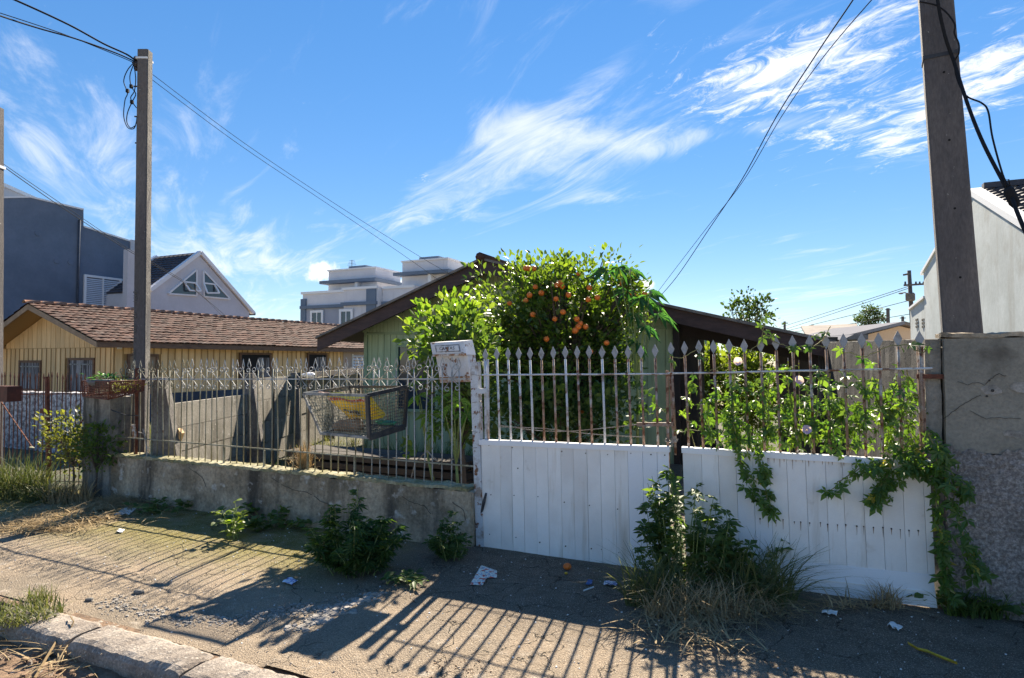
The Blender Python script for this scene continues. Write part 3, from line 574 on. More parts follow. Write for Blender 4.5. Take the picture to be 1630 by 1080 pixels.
# boards of the street gable
WZ = .66
s = SY0
wins = [(sT(32, 600, TY), sT(67, 600, TY), .72, onT(50, 574, TY).z), (sT(110, 600, TY), sT(152, 600, TY), .70, onT(130, 570, TY).z)]
bw = .235
mid = 2.02
def in_win(a, b, wl):
    for w in wl:
        if b > w[0] + .02 and a < w[1] - .02: return w
    return None
while s < SY1 - .05:
    a, b = s, min(s + bw, SY1); w = in_win(a, b, wins)
    segs = [(WZ, mid)] if not w else [(WZ, w[2]), (w[3], mid)]
    for (z0, z1) in segs:
        if z1 - z0 > .03:
            m = MB(); m.box(a + .004, b - .012, TY - .02, TY, z0, z1); mesh('board', m, 'ochre', yh)
            m = MB(); m.box(b - .022, b + .012, TY - .034, TY - .021, z0, z1); mesh('batten', m, 'ochre_dark', yh)
    za, zb_ = yroof(a) - .12, yroof(b) - .12
    if min(za, zb_) > mid + .06:
        m = MB(); c = [P(a + .004, TY - .045, mid + .012), P(b - .012, TY - .045, mid + .012), P(b - .012, TY - .02, mid + .012), P(a + .004, TY - .02, mid + .012)]
        m.box8(c + [P(a + .004, TY - .045, za), P(b - .012, TY - .045, zb_), P(b - .012, TY - .02, zb_), P(a + .004, TY - .02, za)]); mesh('board', m, 'ochre', yh)
    s += bw
m = MB(); m.prism([P(SY0, TY + .001, -.35), P(SY1 - .002, TY + .001, -.35), P(SY1 - .002, TY + .001, yroof(SY1) - .14), P(RS, TY + .001, RZ - .14), P(SY0, TY + .001, yroof(SY0) - .14)], N * (TB - TY - .6)); mesh('wall_core', m, 'ochre_dark', yh)
m = MB(); m.box(SY0 - .03, SY1 + .05, TY - .05, TB - .7, -.36, WZ - .004); mesh('plinth', m, 'navy_base', yh)
# side wall boards facing the camera
def tS(x): return onS(x, 600, SY1).dot(N)
def zS(x, y): return onS(x, y, SY1).z
swin = [(tS(201), tS(250), WZ, zS(225, 564)), (tS(380), tS(430), 1.0, zS(405, 562)), (tS(488), tS(519), 1.0, zS(503, 562))]
TA = tS(545)                                  # pinkish annex from here
t = TY
while t < TA - .03:
    a, b = t, min(t + bw, TA); w = in_win(a, b, swin); zt_ = yroof(SY1) - .10
    for (z0, z1) in ([(WZ, zt_)] if not w else [(WZ, w[2]), (w[3], zt_)]):
        if z1 - z0 > .03:
            m = MB(); m.box(SY1, SY1 + .02, a + .004, b - .012, z0, z1); mesh('board', m, 'ochre', yh)
            m = MB(); m.box(SY1 + .021, SY1 + .034, b - .022, b + .012, z0, z1); mesh('batten', m, 'ochre_dark', yh)
    t += bw
m = MB(); m.box(SY1, SY1 + .03, TA + .02, TB - .6, WZ, yroof(SY1) - .1); mesh('annex_wall', m, material('annex_render', (.42, .33, .28), (.37, .29, .25), 2, rough=.9), yh)
def window_t(w, t, par, sash=True):           # window in a wall facing the street
    m = MB(); fw = .07
    m.box(w[0], w[0] + fw, t - .06, t + .02, w[2], w[3]).box(w[1] - fw, w[1], t - .06, t + .02, w[2], w[3]).box(w[0] + fw, w[1] - fw, t - .058, t + .02, w[3] - fw, w[3]).box(w[0] + fw, w[1] - fw, t - .058, t + .02, w[2], w[2] + fw)
    f = mesh('window', m, 'brown_trim', par)
    m = MB(); m.box(w[0] + fw, w[1] - fw, t - .03, t - .02, w[2] + fw, w[3] - fw); mesh('pane', m, 'curtain', f)
    c = (w[0] + w[1]) / 2; m = MB(); m.box(c - .02, c + .02, t - .05, t - .031, w[2] + fw, w[3] - fw - .14).box(w[0] + fw, w[1] - fw, t - .05, t - .031, w[3] - fw - .14, w[3] - fw - .10); mesh('mullion', m, 'frame_pale', f)
    return f
for w in wins: window_t(w, TY, yh)
for i, w in enumerate(swin):
    m = MB(); fw = .07; S1 = SY1
    m.box(S1 - .02, S1 + .06, w[0], w[0] + fw, w[2], w[3]).box(S1 - .02, S1 + .06, w[1] - fw, w[1], w[2], w[3]).box(S1 - .02, S1 + .058, w[0] + fw, w[1] - fw, w[3] - fw, w[3])
    if i: m.box(S1 - .02, S1 + .058, w[0] + fw, w[1] - fw, w[2], w[2] + fw)
    f = mesh('door' if i == 0 else 'window', m, 'brown_trim', yh)
    m = MB(); m.box(S1 + .012, S1 + .022, w[0] + fw, w[1] - fw, w[2] + (fw if i else 0), w[3] - fw); mesh('panel' if i == 0 else 'pane', m, 'tan_trim' if i == 0 else 'dark_in', f)
    if i:
        m = MB(); m.box(S1 + .03, S1 + .05, w[1] - fw - .55, w[1] - fw - .02, w[2] + fw, w[3] - fw - .1); mesh('curtain', m, 'curtain', f)
wl = (tS(559), tS(582), zS(570, 588), zS(570, 564)); m = MB()
m.box(SY1 + .03, SY1 + .07, wl[0], wl[0] + .06, wl[2], wl[3]).box(SY1 + .03, SY1 + .07, wl[1] - .06, wl[1], wl[2], wl[3]); f = mesh('louvre_window', m, 'white_trim', yh)
for k in range(5):
    z0 = lerp(wl[2], wl[3], k / 5); m = MB(); m.box8([P(SY1 + .03, wl[0] + .062, z0 + .06), P(SY1 + .08, wl[0] + .062, z0), P(SY1 + .08, wl[1] - .062, z0), P(SY1 + .03, wl[1] - .062, z0 + .06), P(SY1 + .03, wl[0] + .062, z0 + .09), P(SY1 + .08, wl[0] + .062, z0 + .03), P(SY1 + .08, wl[1] - .062, z0 + .03), P(SY1 + .03, wl[1] - .062, z0 + .09)]); mesh('slat', m, 'shutter', f)
# roof: stepped courses of ribbed clay tiles
def tile_slope(name, ridge_s, ridge_z, eave_s, eave_z, t0, t1, rows, tw, mat, par, amp=.022, step=.03):
    m = MB(); nt_ = int((t1 - t0) / tw * 4); ds = (eave_s - ridge_s); dz_ = (eave_z - ridge_z)
    up = Vector(((U * -dz_ + Z * ds))).normalized() * (1 if ds > 0 else -1)
    if up.z < 0: up = -up
    for r_ in range(rows):
        k0, k1 = r_ / rows, (r_ + 1) / rows + .012
        def fn(a, b):
            t = lerp(t0, t1, a); k = lerp(k0, k1, b); q = P(ridge_s + ds * k, t, ridge_z + dz_ * k); col_ = int((t - t0) / tw)
            j = .022 * mnoise.noise(Vector((col_ * 3.7, r_ * 5.1, 2)))
            sag = .03 * mnoise.noise(Vector((t * .25, k * 1.5, 0)))
            return q + up * (step * b + amp * abs(math.sin((t - t0) / tw * math.pi)) ** .8 + j + sag)
        m.grid(fn, nt_, 1)
        m.grid(lambda a, b: fn(a, 1.0) - up * (step * 1.2 * b), nt_, 1)
    return tag(mesh(name, m, mat, par, fix=False), kind='stuff')
tile_slope('roof_tiles', RS, RZ, ES, EZ, 10.62, TB, 13, .22, 'tile', yh)
tile_slope('roof_tiles', RS, RZ, LS, LZ, 10.62, TB, 13, .22, 'tile', yh)
m = MB(); e = .04
m.prism([P(LS, 10.68, LZ - e), P(RS, 10.68, RZ - e), P(ES, 10.68, EZ - e), P(ES, 10.68, EZ - e - .05), P(RS, 10.68, RZ - e - .06), P(LS, 10.68, LZ - e - .06)], N * (TB - 10.7)); mesh('roof_deck', m, 'ochre_dark', yh)
m = MB(); m.prism([P(RS, 10.64, RZ - .03), P(ES, 10.64, EZ - .03), P(ES, 10.64, EZ - .17), P(RS, 10.64, RZ - .19)], N * .035); mesh('barge_board', m, 'tan_trim', yh)
m = MB(); m.prism([P(RS - .002, 10.64, RZ - .03), P(LS, 10.64, LZ - .03), P(LS, 10.64, LZ - .17), P(RS - .002, 10.64, RZ - .19)], N * .035); mesh('barge_board', m, 'tan_trim', yh)
m = MB(); m.box(ES - .02, ES + .015, 10.68, TB, EZ - .17, EZ - .02); mesh('eaves_board', m, 'brown_trim', yh)
m = MB()
for j in range(7):
    a = math.pi * j / 6; 
prof = [(math.cos(math.pi * j / 6) * .11, math.sin(math.pi * j / 6) * .10) for j in range(7)]
n = len(prof); vs = [Vector((a, 0, b)) for a, b in prof] + [Vector((a * .84, .40, b * .84 - .012)) for a, b in prof]
m.add(vs, [(i, i + 1, n + i + 1, n + i) for i in range(n - 1)] + [tuple(range(n))])
rd = data_of('ridge_tile', m, 'ridge', fix=False, smooth=True)
t = 10.55
while t < TB - .4:
    place('ridge_tile', rd, frame(P(RS, t + .38, RZ + .02 + rnd.uniform(-.01, .012)), -N, Z), yh); t += .365
m = MB(); m.box(SY1 + .02, SY1 + .06, TY + .05, TY + .17, 1.98, 2.09); mesh('junction_box', m, 'white_trim', yh)

# ================================================================== NAVY BUILDING
SB = -29.0
def tz(x, y, s): q = onS(x, y, s); return q.dot(N), q.z
nb = thing('navy_building', 'dark blue rendered building side wall with white shutter behind the ochre house', 'building', P(SB - 4, 16, -.3))
prof = [(9.5, -.3), tz(207, 500, SB), tz(207, 385, SB), tz(133, 362, SB), tz(133, 335, SB), tz(48, 315, SB), (9.5, 7.0)]
prof[1] = (prof[2][0], -.3)
m = MB(); m.prism([P(SB, t, z) for t, z in prof], U * -9); mesh('wall', m, 'navy', nb)
def coping(pts, s, par, w=.10, h=.07):
    for (a, b) in zip(pts[:-1], pts[1:]):
        m = MB(); m.bar(P(s - .02, a[0], a[1] + h / 2), P(s - .02, b[0], b[1] + h / 2), w, h); mesh('coping', m, 'white_trim', par)
coping([prof[2], prof[3]], SB, nb); coping([prof[4], prof[5]], SB, nb); coping([prof[5], prof[6]], SB, nb)
m = MB(); m.box(SB - .3, SB + .06, prof[2][0], prof[2][0] + .3, -.3, prof[2][1] + .1); mesh('corner_pilaster', m, 'lavender', nb)
a, b = tz(133, 437, SB), tz(193, 443, SB); c = tz(133, 520, SB)
sh = MB(); fw = .10
sh.box(SB, SB + .08, a[0], a[0] + fw, c[1], a[1]).box(SB, SB + .08, b[0] - fw, b[0], c[1], a[1]).box(SB, SB + .078, a[0] + fw, b[0] - fw, a[1] - fw, a[1])
cm_ = (a[0] + b[0]) / 2; sh.box(SB, SB + .075, cm_ - .02, cm_ + .02, c[1], a[1] - fw)
sf = mesh('shutter', sh, 'white_trim', nb)
sl_ = MB(); z = c[1]
while z < a[1] - fw - .05:
    sl_.box8([P(SB + .01, a[0] + fw, z + .05), P(SB + .06, a[0] + fw, z), P(SB + .06, b[0] - fw, z), P(SB + .01, b[0] - fw, z + .05), P(SB + .01, a[0] + fw, z + .065), P(SB + .06, a[0] + fw, z + .015), P(SB + .06, b[0] - fw, z + .015), P(SB + .01, b[0] - fw, z + .065)]); z += .085
tag(mesh('slats', sl_, 'shutter', sf), kind='stuff')
m = MB(); q = tz(126, 340, SB); m.tube([P(SB + .06, q[0], q[1] - .3), P(SB + .06, q[0] - .02, 3.0)], .045, 8); mesh('downpipe', m, 'navy_base', nb, smooth=True)
for (x, y) in ((112, 418), (90, 416), (60, 372)):
    q = tz(x, y, SB); m = MB(); m.tube([P(SB - .01, q[0], q[1]), P(SB + .03, q[0], q[1])], [.12, .11], 12); mesh('vent_cap', m, 'navy', nb)
# roof room at the top left
a, b = tz(5, 330, SB - 2), tz(44, 306, SB - 2)
m = MB(); m.prism([P(SB - 2, 11, 7.2), P(SB - 2, b[0], 7.2), P(SB - 2, b[0], b[1] - .15), P(SB - 2, b[0] - 1, b[1]), P(SB - 2, 11, b[1])], U * -4); mesh('roof_room', m, 'lavender', nb)
m = MB(); m.prism([P(SB - 1.9, 11, b[1] + .01), P(SB - 1.9, b[0] - 1, b[1] + .01), P(SB - 1.9, b[0] + .5, b[1] - .35), P(SB - 1.9, b[0] + .5, b[1] - .22), P(SB - 1.9, b[0] - 1, b[1] + .16), P(SB - 1.9, 11, b[1] + .16)], U * -4.2); mesh('roof_edge', m, 'white_trim', nb)
m = MB(); m.box(SB - 2.03, SB - 1.985, b[0] - 3.2, b[0] - 1.3, b[1] - 1.5, b[1] - .2); mesh('window', m, 'glass', nb)
# ================================================================== LAVENDER GABLE HOUSE
SG = -26.0
gh = thing('gabled_house', 'pale lavender gabled house with two triangular attic windows and slate roof', 'house', P(SG - 1, 20.8, -.3))
pk = tz(318, 403, SG); rr = tz(403, 500, SG); ll = tz(238, 463, SG)
m = MB(); m.prism([P(SG, ll[0], -.3), P(SG, rr[0] - .25, -.3), P(SG, rr[0] - .25, rr[1] + .05), P(SG, pk[0], pk[1] - .12), P(SG, ll[0], ll[1] - .05)], U * -3.2); mesh('wall', m, 'lavender', gh)
m = MB(); q0, q1 = tz(204, 397, SG + .2), tz(236, 400, SG + .2); m.box(SG - .1, SG + .2, q0[0], q1[0], -.3, q0[1]); mesh('side_wing', m, 'lavender', gh)
tile = MB()
def slate(m, p0, p1, q0, q1, rows, cols):
    for r_ in range(rows):
        a0 = p0.lerp(p1, r_ / rows); a1 = p0.lerp(p1, (r_ + 1.06) / rows); b0 = q0.lerp(q1, r_ / rows); b1 = q0.lerp(q1, (r_ + 1.06) / rows); up = (p1 - p0).cross(q0 - p0).normalized()
        if up.z < 0: up = -up
        m.grid(lambda a, b: a0.lerp(b0, a).lerp(a1.lerp(b1, a), b) + up * (.05 * b + .035 * abs(math.sin(a * cols * math.pi))), cols * 4, 1)
        m.grid(lambda a, b: a1.lerp(b1, a) + up * (.05 * (1 - b) + .035 * abs(math.sin(a * cols * math.pi)) * (1 - b)), cols * 4, 1)
slate(tile, P(SG - .1, pk[0], pk[1]), P(SG - .1, ll[0], ll[1]), P(SG - 3.0, pk[0], pk[1]), P(SG - 3.0, ll[0], ll[1]), 14, 9)
tag(mesh('roof_tiles', tile, 'slate_tile', gh, fix=False), kind='stuff')
m = MB(); m.prism([P(SG - 3.0, pk[0], pk[1] - .05), P(SG - 3.0, rr[0], rr[1] - .05), P(SG - 3.0, rr[0], rr[1] + .04), P(SG - 3.0, pk[0], pk[1] + .04)], U * 2.9); mesh('roof_slope', m, 'slate_tile', gh)
for (q, s_) in ((ll, SG), (rr, SG), (ll, SG - 3.1)):
    m = MB(); m.bar(P(s_, pk[0], pk[1] + .03), P(s_, q[0], q[1] + .03), .22, .16); mesh('rake_trim', m, 'white_trim', gh)
m = MB(); m.bar(P(SG - 3, rr[0], rr[1]), P(SG + .1, rr[0], rr[1]), .14, .14); mesh('gutter', m, 'dark_iron', gh)
for tri, hop in ((((267, 468), (312, 430), (312, 471)), ((292, 449), (310, 451), (315, 464), (297, 463))), (((323, 431), (324, 472.6), (365.6, 476.5)), ((323, 451), (340, 453), (344, 467), (325, 467)))):
    q = [onS(x, y, SG) for x, y in tri]; m = MB(); m.prism([a + U * .012 for a in q], U * .02); w = mesh('attic_window', m, 'glass', gh)
    for i in range(3):
        m = MB(); m.bar(q[i] + U * .03, q[(i + 1) % 3] + U * .03, .07, .07, up=U); mesh('frame', m, 'white_trim', w)
    k = [onS(x, y, SG) + U * (.05 if i < 2 else .22) for i, (x, y) in enumerate(hop)]
    for i in range(4):
        m = MB(); m.bar(k[i], k[(i + 1) % 4], .07, .06, up=U); mesh('sash', m, 'white_trim', w)
# ================================================================== APARTMENT BLOCK
TA2 = 45.0
ab = thing('apartment_block', 'grey and blue apartment block with two rooftop towers', 'building', P(-34, 49, -.3))
def sz(x, y, t): q = onT(x, y, t); return q.dot(U), q.z
s0 = sz(482, 468, TA2)[0]; s1 = sz(561, 464, TA2)[0]; s2 = sz(613, 460, TA2)[0]; s3 = sz(663, 454, TA2)[0]; zt = 7.95
m = MB(); m.box(s0, s1, TA2, TA2 + 12, -.3, zt); mesh('wall', m, 'apt_wall', ab)
m = MB(); m.box(s1 + .02, s2, TA2 - 1.2, TA2 + 12, -.3, zt + .1); mesh('wall', m, 'apt_wall', ab)
m = MB(); m.box(s2 + .02, s3, TA2 - .4, TA2 + 12, -.3, zt + .15); mesh('wall', m, 'apt_wall', ab)
m = MB(); m.box(s3 + .02, s3 + 9, TA2 + 1.5, TA2 + 12, -.3, zt + .2); mesh('wall', m, 'apt_wall', ab)
zb1 = sz(500, 487, TA2)[1]; zb0 = zb1 - .28
for (a, b, t) in ((s0 - .1, s1 - .02, TA2), (s1 - .1, s2 + .1, TA2 - 1.2), (s2 + .12, s3, TA2 - .4)):
    m = MB(); m.box(a, b, t - .3, t - .003, zb0, zb1); mesh('string_course', m, 'apt_blue', ab)
    m = MB(); m.box(a - .05, b + .02, t - .12, t + .12, zt - .06, zt + .16); mesh('parapet_cap', m, 'white_trim', ab)
m = MB(); m.box(s0 + .02, s0 + 1.5, TA2 - .06, TA2 - .003, -.3, zb0 - .01); mesh('mid_panel', m, 'apt_mid', ab)
m = MB(); m.box(s0 + 1.55, s1 - .03, TA2 - .05, TA2 - .003, -.3, zb0 - .01); mesh('mid_panel', m, 'apt_mid', ab)
bs0 = sz(564, 470, TA2 - 1.2)[0]; bs1 = sz(575, 470, TA2 - 1.2)[0]
m = MB(); m.box(s2 - 1.0, s2 - .02, TA2 - 1.36, TA2 - 1.203, -.3, zt - .1); mesh('pilaster', m, 'apt_blue', ab)
m = MB(); m.box(s0 - .12, s0 + .5, TA2 - .16, TA2 - .063, -.3, zt - .5); mesh('pilaster', m, 'apt_blue', ab)
def apt_window(xa, xb, y0, y1, t):
    a, b = sz(xa, y0, t), sz(xb, y1, t); m = MB(); f = .22
    m.box(a[0], a[0] + f, t - .2, t - .07, b[1], a[1]).box(b[0] - f, b[0], t - .2, t - .07, b[1], a[1]).box(a[0] + f, b[0] - f, t - .198, t - .07, a[1] - f, a[1]).box(a[0] + f, b[0] - f, t - .198, t - .07, b[1], b[1] + f)
    w = mesh('window', m, 'white_trim', ab); m = MB(); m.box(a[0] + f, b[0] - f, t - .13, t - .08, b[1] + f, a[1] - f); mesh('pane', m, 'glass', w); m = MB(); m.box(a[0] - .1, b[0] + .1, t - .28, t - .201, b[1] - .12, b[1] + .02); mesh('sill', m, 'white_trim', w)
    c = (a[0] + b[0]) / 2; m = MB(); m.box(c - .05, c + .05, t - .16, t - .131, b[1] + f, a[1] - f); mesh('mullion', m, 'white_trim', w)
apt_window(496, 516, 495, 530, TA2 - .02); apt_window(542, 563, 493, 530, TA2 - 1.2); apt_window(588, 607, 489, 520, TA2 - .4)
for (xa, xb, yt, yb, o) in ((523, 600, 437, 470, -1), (640, 715, 423, 458, 1)):
    t = TA2 + 1.0; a = sz(xa, yt, t); b = sz(xb, yb, t); c = lerp(a[0], b[0], .62)
    m = MB(); m.box(a[0], b[0], t, t + 4, zt, a[1] - 1.0); tw = mesh('tower', m, 'apt_wall', ab)
    m = MB(); m.box(a[0] - .4, b[0] + .4, t - .8, t + 4.2, a[1] - 1.0, a[1] - .72); mesh('slab', m, 'apt_blue', tw)
    m = MB(); m.box(a[0] + .1, b[0] - .1, t - .1, t + 3.8, a[1] - .72, a[1] + .25); mesh('water_tank_wall', m, 'apt_wall', tw)
    m = MB(); m.box(a[0], b[0], t - .2, t + 3.9, a[1] + .25, a[1] + .38); mesh('cap', m, 'white_trim', tw)
    m = MB(); m.box(c - 1.6, c + .4, t + .6, t + 2.6, a[1] + .38, a[1] + .72); mesh('tank_lid', m, 'apt_blue', tw)
    m = MB(); m.box(c, c + .3, t - .5, t - .003, zt, a[1] - 1.0); mesh('fin', m, 'white_trim', tw)
q = onT(560, 436, TA2 + 2); m = MB(); m.tube([q - Z * .6, q + Z * 1.3], .03, 5)
for k in range(4): m.tube([q + Z * (1.25 - k * .14) - U * (.3 + .07 * k), q + Z * (1.25 - k * .14) + U * (.3 + .07 * k)], .018, 4)
mesh('aerial', m, 'wood_pole', ab)
# ================================================================== PALE HOUSE ON THE RIGHT
SR = 4.0
ph = thing('pale_house', 'pale blue-white house gable with dark tile roof behind the right-hand pole', 'house', P(SR + 3, 20, -.3))
pk = tz(1545, 308, SR); fr = tz(1630, 362, SR); sl2 = (fr[1] - pk[1]) / (fr[0] - pk[0]); f0 = (pk[0] - 6.2, pk[1] - sl2 * 6.2)
b1 = tz(1470, 430, SR); b2 = tz(1472, 475, SR); b3 = tz(1452, 490, SR)
m = MB(); m.prism([P(SR, f0[0] + .4, -.3), P(SR, b1[0], -.3), P(SR, b1[0], b1[1]), P(SR, pk[0], pk[1]), P(SR, f0[0] + .4, f0[1])], U * 8); mesh('wall', m, 'pale_wall', ph)
m = MB(); m.prism([P(SR + .02, b2[0] + .003, -.3), P(SR + .02, b3[0] + .6, -.3), P(SR + .02, b3[0] + .6, b3[1] - .05), P(SR + .02, b2[0] + .003, b2[1])], U * 6); mesh('rear_wall', m, 'pale_wall', ph)
m = MB(); slate(m, P(SR + .22, pk[0], pk[1] + .05), P(SR + .22, f0[0], f0[1] + .05), P(SR + 8, pk[0], pk[1] + .05), P(SR + 8, f0[0], f0[1] + .05), 24, 36); tag(mesh('roof_tiles', m, 'slate_tile', ph, fix=False), kind='stuff')
m = MB(); m.bar(P(SR + .08, pk[0], pk[1] + .05), P(SR + .08, f0[0], f0[1] + .05), .26, .14); mesh('rake_trim', m, 'white_trim', ph)
m = MB(); m.bar(P(SR + .05, pk[0], pk[1] + .05), P(SR + .05, b1[0] + .3, b1[1] - .1), .2, .10); mesh('rake_trim', m, 'white_trim', ph)
m = MB(); m.bar(P(SR + .05, b2[0], b2[1] + .04), P(SR + .05, b3[0] + .6, b3[1] - .01), .2, .08); mesh('rake_trim', m, 'white_trim', ph)
m = MB(); m.bar(P(SR + .25, pk[0], pk[1] + .14), P(SR + 8, pk[0], pk[1] + .14), .22, .14); mesh('ridge', m, 'slate_tile', ph)
for x in (1459, 1469):                         # small pierced vent blocks
    a, b = tz(x - 2.5, 508, SR), tz(x + 2.5, 523, SR); m = MB()
    for k in range(3):
        for j in range(2):
            ta, tb_ = lerp(a[0], b[0], .15 + .5 * j), lerp(a[0], b[0], .4 + .5 * j); m.box(SR - .012, SR + .019, min(ta, tb_), max(ta, tb_), lerp(b[1], a[1], .1 + k * .33), lerp(b[1], a[1], .3 + k * .33))
    mesh('vent_block', m, 'stone', ph)
# ================================================================== FAR HOUSES, TREE AND UTILITY POLES ON THE RIGHT
YF = 34.0
h = thing('far_house', 'far low house with weathered brown sheet roof behind the carport', 'house', onY(1330, 560, YF)); h.location.z = -.3; WM[h] = Matrix.Translation(h.location)
m = MB(); a, b, c, d = onY(1275, 519, YF + 4), onY(1364, 515.5, YF + 4), onY(1366, 533, YF), onY(1285, 537, YF); m.add([a, b, c, d] + [q - Z * .12 for q in (a, b, c, d)], [(0, 1, 2, 3), (7, 6, 5, 4), (0, 4, 5, 1), (1, 5, 6, 2), (2, 6, 7, 3), (3, 7, 4, 0)]); mesh('roof', m, 'far_roof', h)
m = MB(); d2, c2 = d + Vector((0, .3, -.1)), c + Vector((0, .3, -.1)); m.prism([Vector((d2.x, d2.y, -.3)), Vector((c2.x, c2.y, -.3)), c2, d2], Vector((0, 3.5, 0))); mesh('wall', m, 'apt_wall', h)
YG = 27.0
h = thing('far_house', 'far beige gabled house with grey sheet roof beside the far utility pole', 'house', Vector((onY(1400, 560, YG).x, YG, -.3)))
pts = [onY(x, y, YG) for x, y in ((1345, 538.5), (1432, 517.5), (1452, 523))]
m = MB(); m.prism([Vector((pts[0].x, YG, -.3)), Vector((pts[2].x + .3, YG, -.3)), pts[2] + Vector((.3, 0, -.1)), pts[1] - Z * .05, pts[0] - Z * .1], Vector((0, 5, 0))); mesh('wall', m, 'beige', h)
for i in range(2):
    a, b = pts[i], pts[i + 1]; m = MB(); m.prism([a + Vector((0, -.35, 0)), b + Vector((0, -.35, 0)), b + Vector((0, -.35, .14)), a + Vector((0, -.35, .14))], Vector((0, 6, 0))); mesh('roof', m, 'metal_roof' if i == 0 else 'far_roof', h)
h = thing('grey_annex', 'small grey flat roofed annex in front of the far beige house', 'annex', Vector((onY(1355, 560, 20).x, 20, -.3)))
m = MB(); a, b = onY(1344, 541, 20), onY(1369, 541, 20); m.prism([Vector((a.x, 20, -.3)), Vector((b.x, 20, -.3)), b, a], Vector((0, 3, 0))); mesh('wall', m, 'stone', h)
m = MB(); m.prism([a + Vector((-.15, -.2, 0)), b + Vector((.15, -.2, 0)), b + Vector((.15, -.2, .16)), a + Vector((.2, -.2, .16))], Vector((0, 3.4, 0))); mesh('roof', m, 'metal_roof', h)
def crown(center, rad, nclump, per, cr, size, mat, tpl, par, name='crown', shell=.55, up=.35, seed=1, tint=None, droop=0.0, flat=1.0, lumpk=1.0):
    g_ = np.random.default_rng(seed); d = unit(g_.normal(size=(nclump, 3))); r_ = shell + (1 - shell) * g_.random((nclump, 1)) ** .7
    lump = 1 + lumpk * .18 * np.sin(d[:, :1] * 5.1 + seed) * np.cos(d[:, 1:2] * 4.3 - seed) + .10 * np.sin(d[:, 2:] * 7 + seed * 2)
    cc = d * r_ * lump * np.array(rad) + np.array(center)
    k = np.repeat(np.arange(nclump), per); off = np.clip(g_.normal(size=(len(k), 3)), -1.5, 1.5) * cr * (.5 + g_.random(nclump)[k])[:, None]; off[:, 2] *= flat
    pos = cc[k] + off; ax = off / cr * .5 + g_.normal(size=off.shape) * .55 + (cc - np.array(center))[k] / np.array(rad) * .55; ax[:, 2] += up - droop
    nr = g_.normal(size=off.shape) * .6 + np.array((0, 0, 1.0)); sz_ = size * (.45 + .85 * g_.random(len(k)))
    tn = (g_.random(nclump)[k] ** 2 * .5 + g_.random(len(k)) ** 2 * .5) if tint is None else tint
    return scatter(name, tpl, pos, ax, nr, sz_, mat, par, tn), cc
def tree(name, label, base, center, rad, nclump, per, cr, size, mat, tpl, cat='tree', trunk_r=.05, group=None, seed=1, nbranch=24, **k):
    t_ = thing(name, label, cat, base, group); c = Vector(center)
    fork = base.lerp(c, .55); m = MB(); m.tube([base - Z * .05, base.lerp(fork, .5) + Vector((trunk_r * .7, 0, 0)), fork], [trunk_r * 1.15, trunk_r, trunk_r * .8], 8); mesh('trunk', m, 'bark', t_, smooth=True)
    o, cc = crown(center, rad, nclump, per, cr, size, mat, tpl, t_, seed=seed, **k)
    m = MB()
    for q in cc[:nbranch]:
        q = Vector(q); mid_ = fork.lerp(q, .5) + Vector((0, 0, .06 * (q - fork).length)); m.tube([fork - Z * .03, mid_, q], [trunk_r * .5, trunk_r * .28, trunk_r * .1], 5, False)
    mesh('branches', m, 'bark', t_, fix=False)
    return t_, cc
c = onY(1384, 507, 62); tree('conifer', 'distant dark rounded tree above the far house roofs', Vector((c.x, 62, -.3)), c, (1.1, 1.1, .95), 60, 40, .22, .16, 'far_leaf', 'broad', trunk_r=.16, seed=4)
for (x, y, Y, rx, rz, sd_) in ((1262, 527, 50, 2.2, .5, 8), (1245, 524, 44, .9, .5, 9)):
    pass
c = onY(1192, 502, 15.0); tree('small_tree', 'small thin-leaved tree rising behind the carport roof', Vector((c.x, 15, -.3)), c, (.68, .6, .46), 46, 22, .10, .10, 'far_leaf', 'citrus', trunk_r=.05, seed=14, shell=.3)
fp = thing('far_utility_pole', 'distant utility pole with crossarm and transformer beside the pale house', 'utility pole', Vector((onY(1456, 560, 42).x, 42, -.3)))
a, b = onY(1447, 431, 42), onY(1456, 540, 42); m = MB(); m.tube([b - Z * 3, a], [.17, .12], 8); mesh('pole', m, 'wood_pole', fp, smooth=True)
for (y, xa, xb) in ((437.5, 1438, 1449), (454, 1439, 1471)):
    m = MB(); m.bar(onY(xa, y - .5 + 1, 41.8), onY(xb, y - 1.5, 41.8), .1, .12); mesh('crossarm', m, 'wood_pole', fp)
for x in (1441, 1458, 1464, 1470):
    m = MB(); m.tube([onY(x, 454, 41.8), onY(x, 448.5, 41.8)], [.07, .05], 6); mesh('insulator', m, 'ceramic', fp)
m = MB(); q = onY(1449, 473, 41.7); m.tube([q - Z * .28, q - Z * .2, q + Z * .2, q + Z * .28], [.22, .28, .28, .2], 10); mesh('transformer', m, 'stone', fp)
m = MB(); m.tube([onY(1450, 470, 41.8), onY(1440, 466, 41.4), onY(1435, 467, 41.2)], .04, 5); m.ball(onY(1434, 467.5, 41.2), .12, 8, 5, (1.4, 1, .5)); mesh('street_lamp', m, 'stone', fp)
for (x, yt, yb, Y, r_, lb) in ((1413.5, 491, 520, 50, .13, 'thin far post above the beige house roof, tallest of the far posts'), (1437, 504, 525, 46, .1, 'thin far post just left of the transformer pole'), (1293, 517, 536, 40, .08, 'thin far post in front of the brown sheet roof'), (1249, 512, 528, 44, .08, 'thin far post beside the small tree')):
    a, b = onY(x, yt, Y), onY(x, yb, Y); m = MB(); m.tube([Vector((b.x, Y, -.3)), a], [r_ * 1.2, r_], 7); m.bar(a - Vector((.22, 0, .12)), a + Vector((.22, 0, -.12)), .06, .06); tag(mesh('far_post', m, 'wood_pole'), lb, 'post', 'far posts')
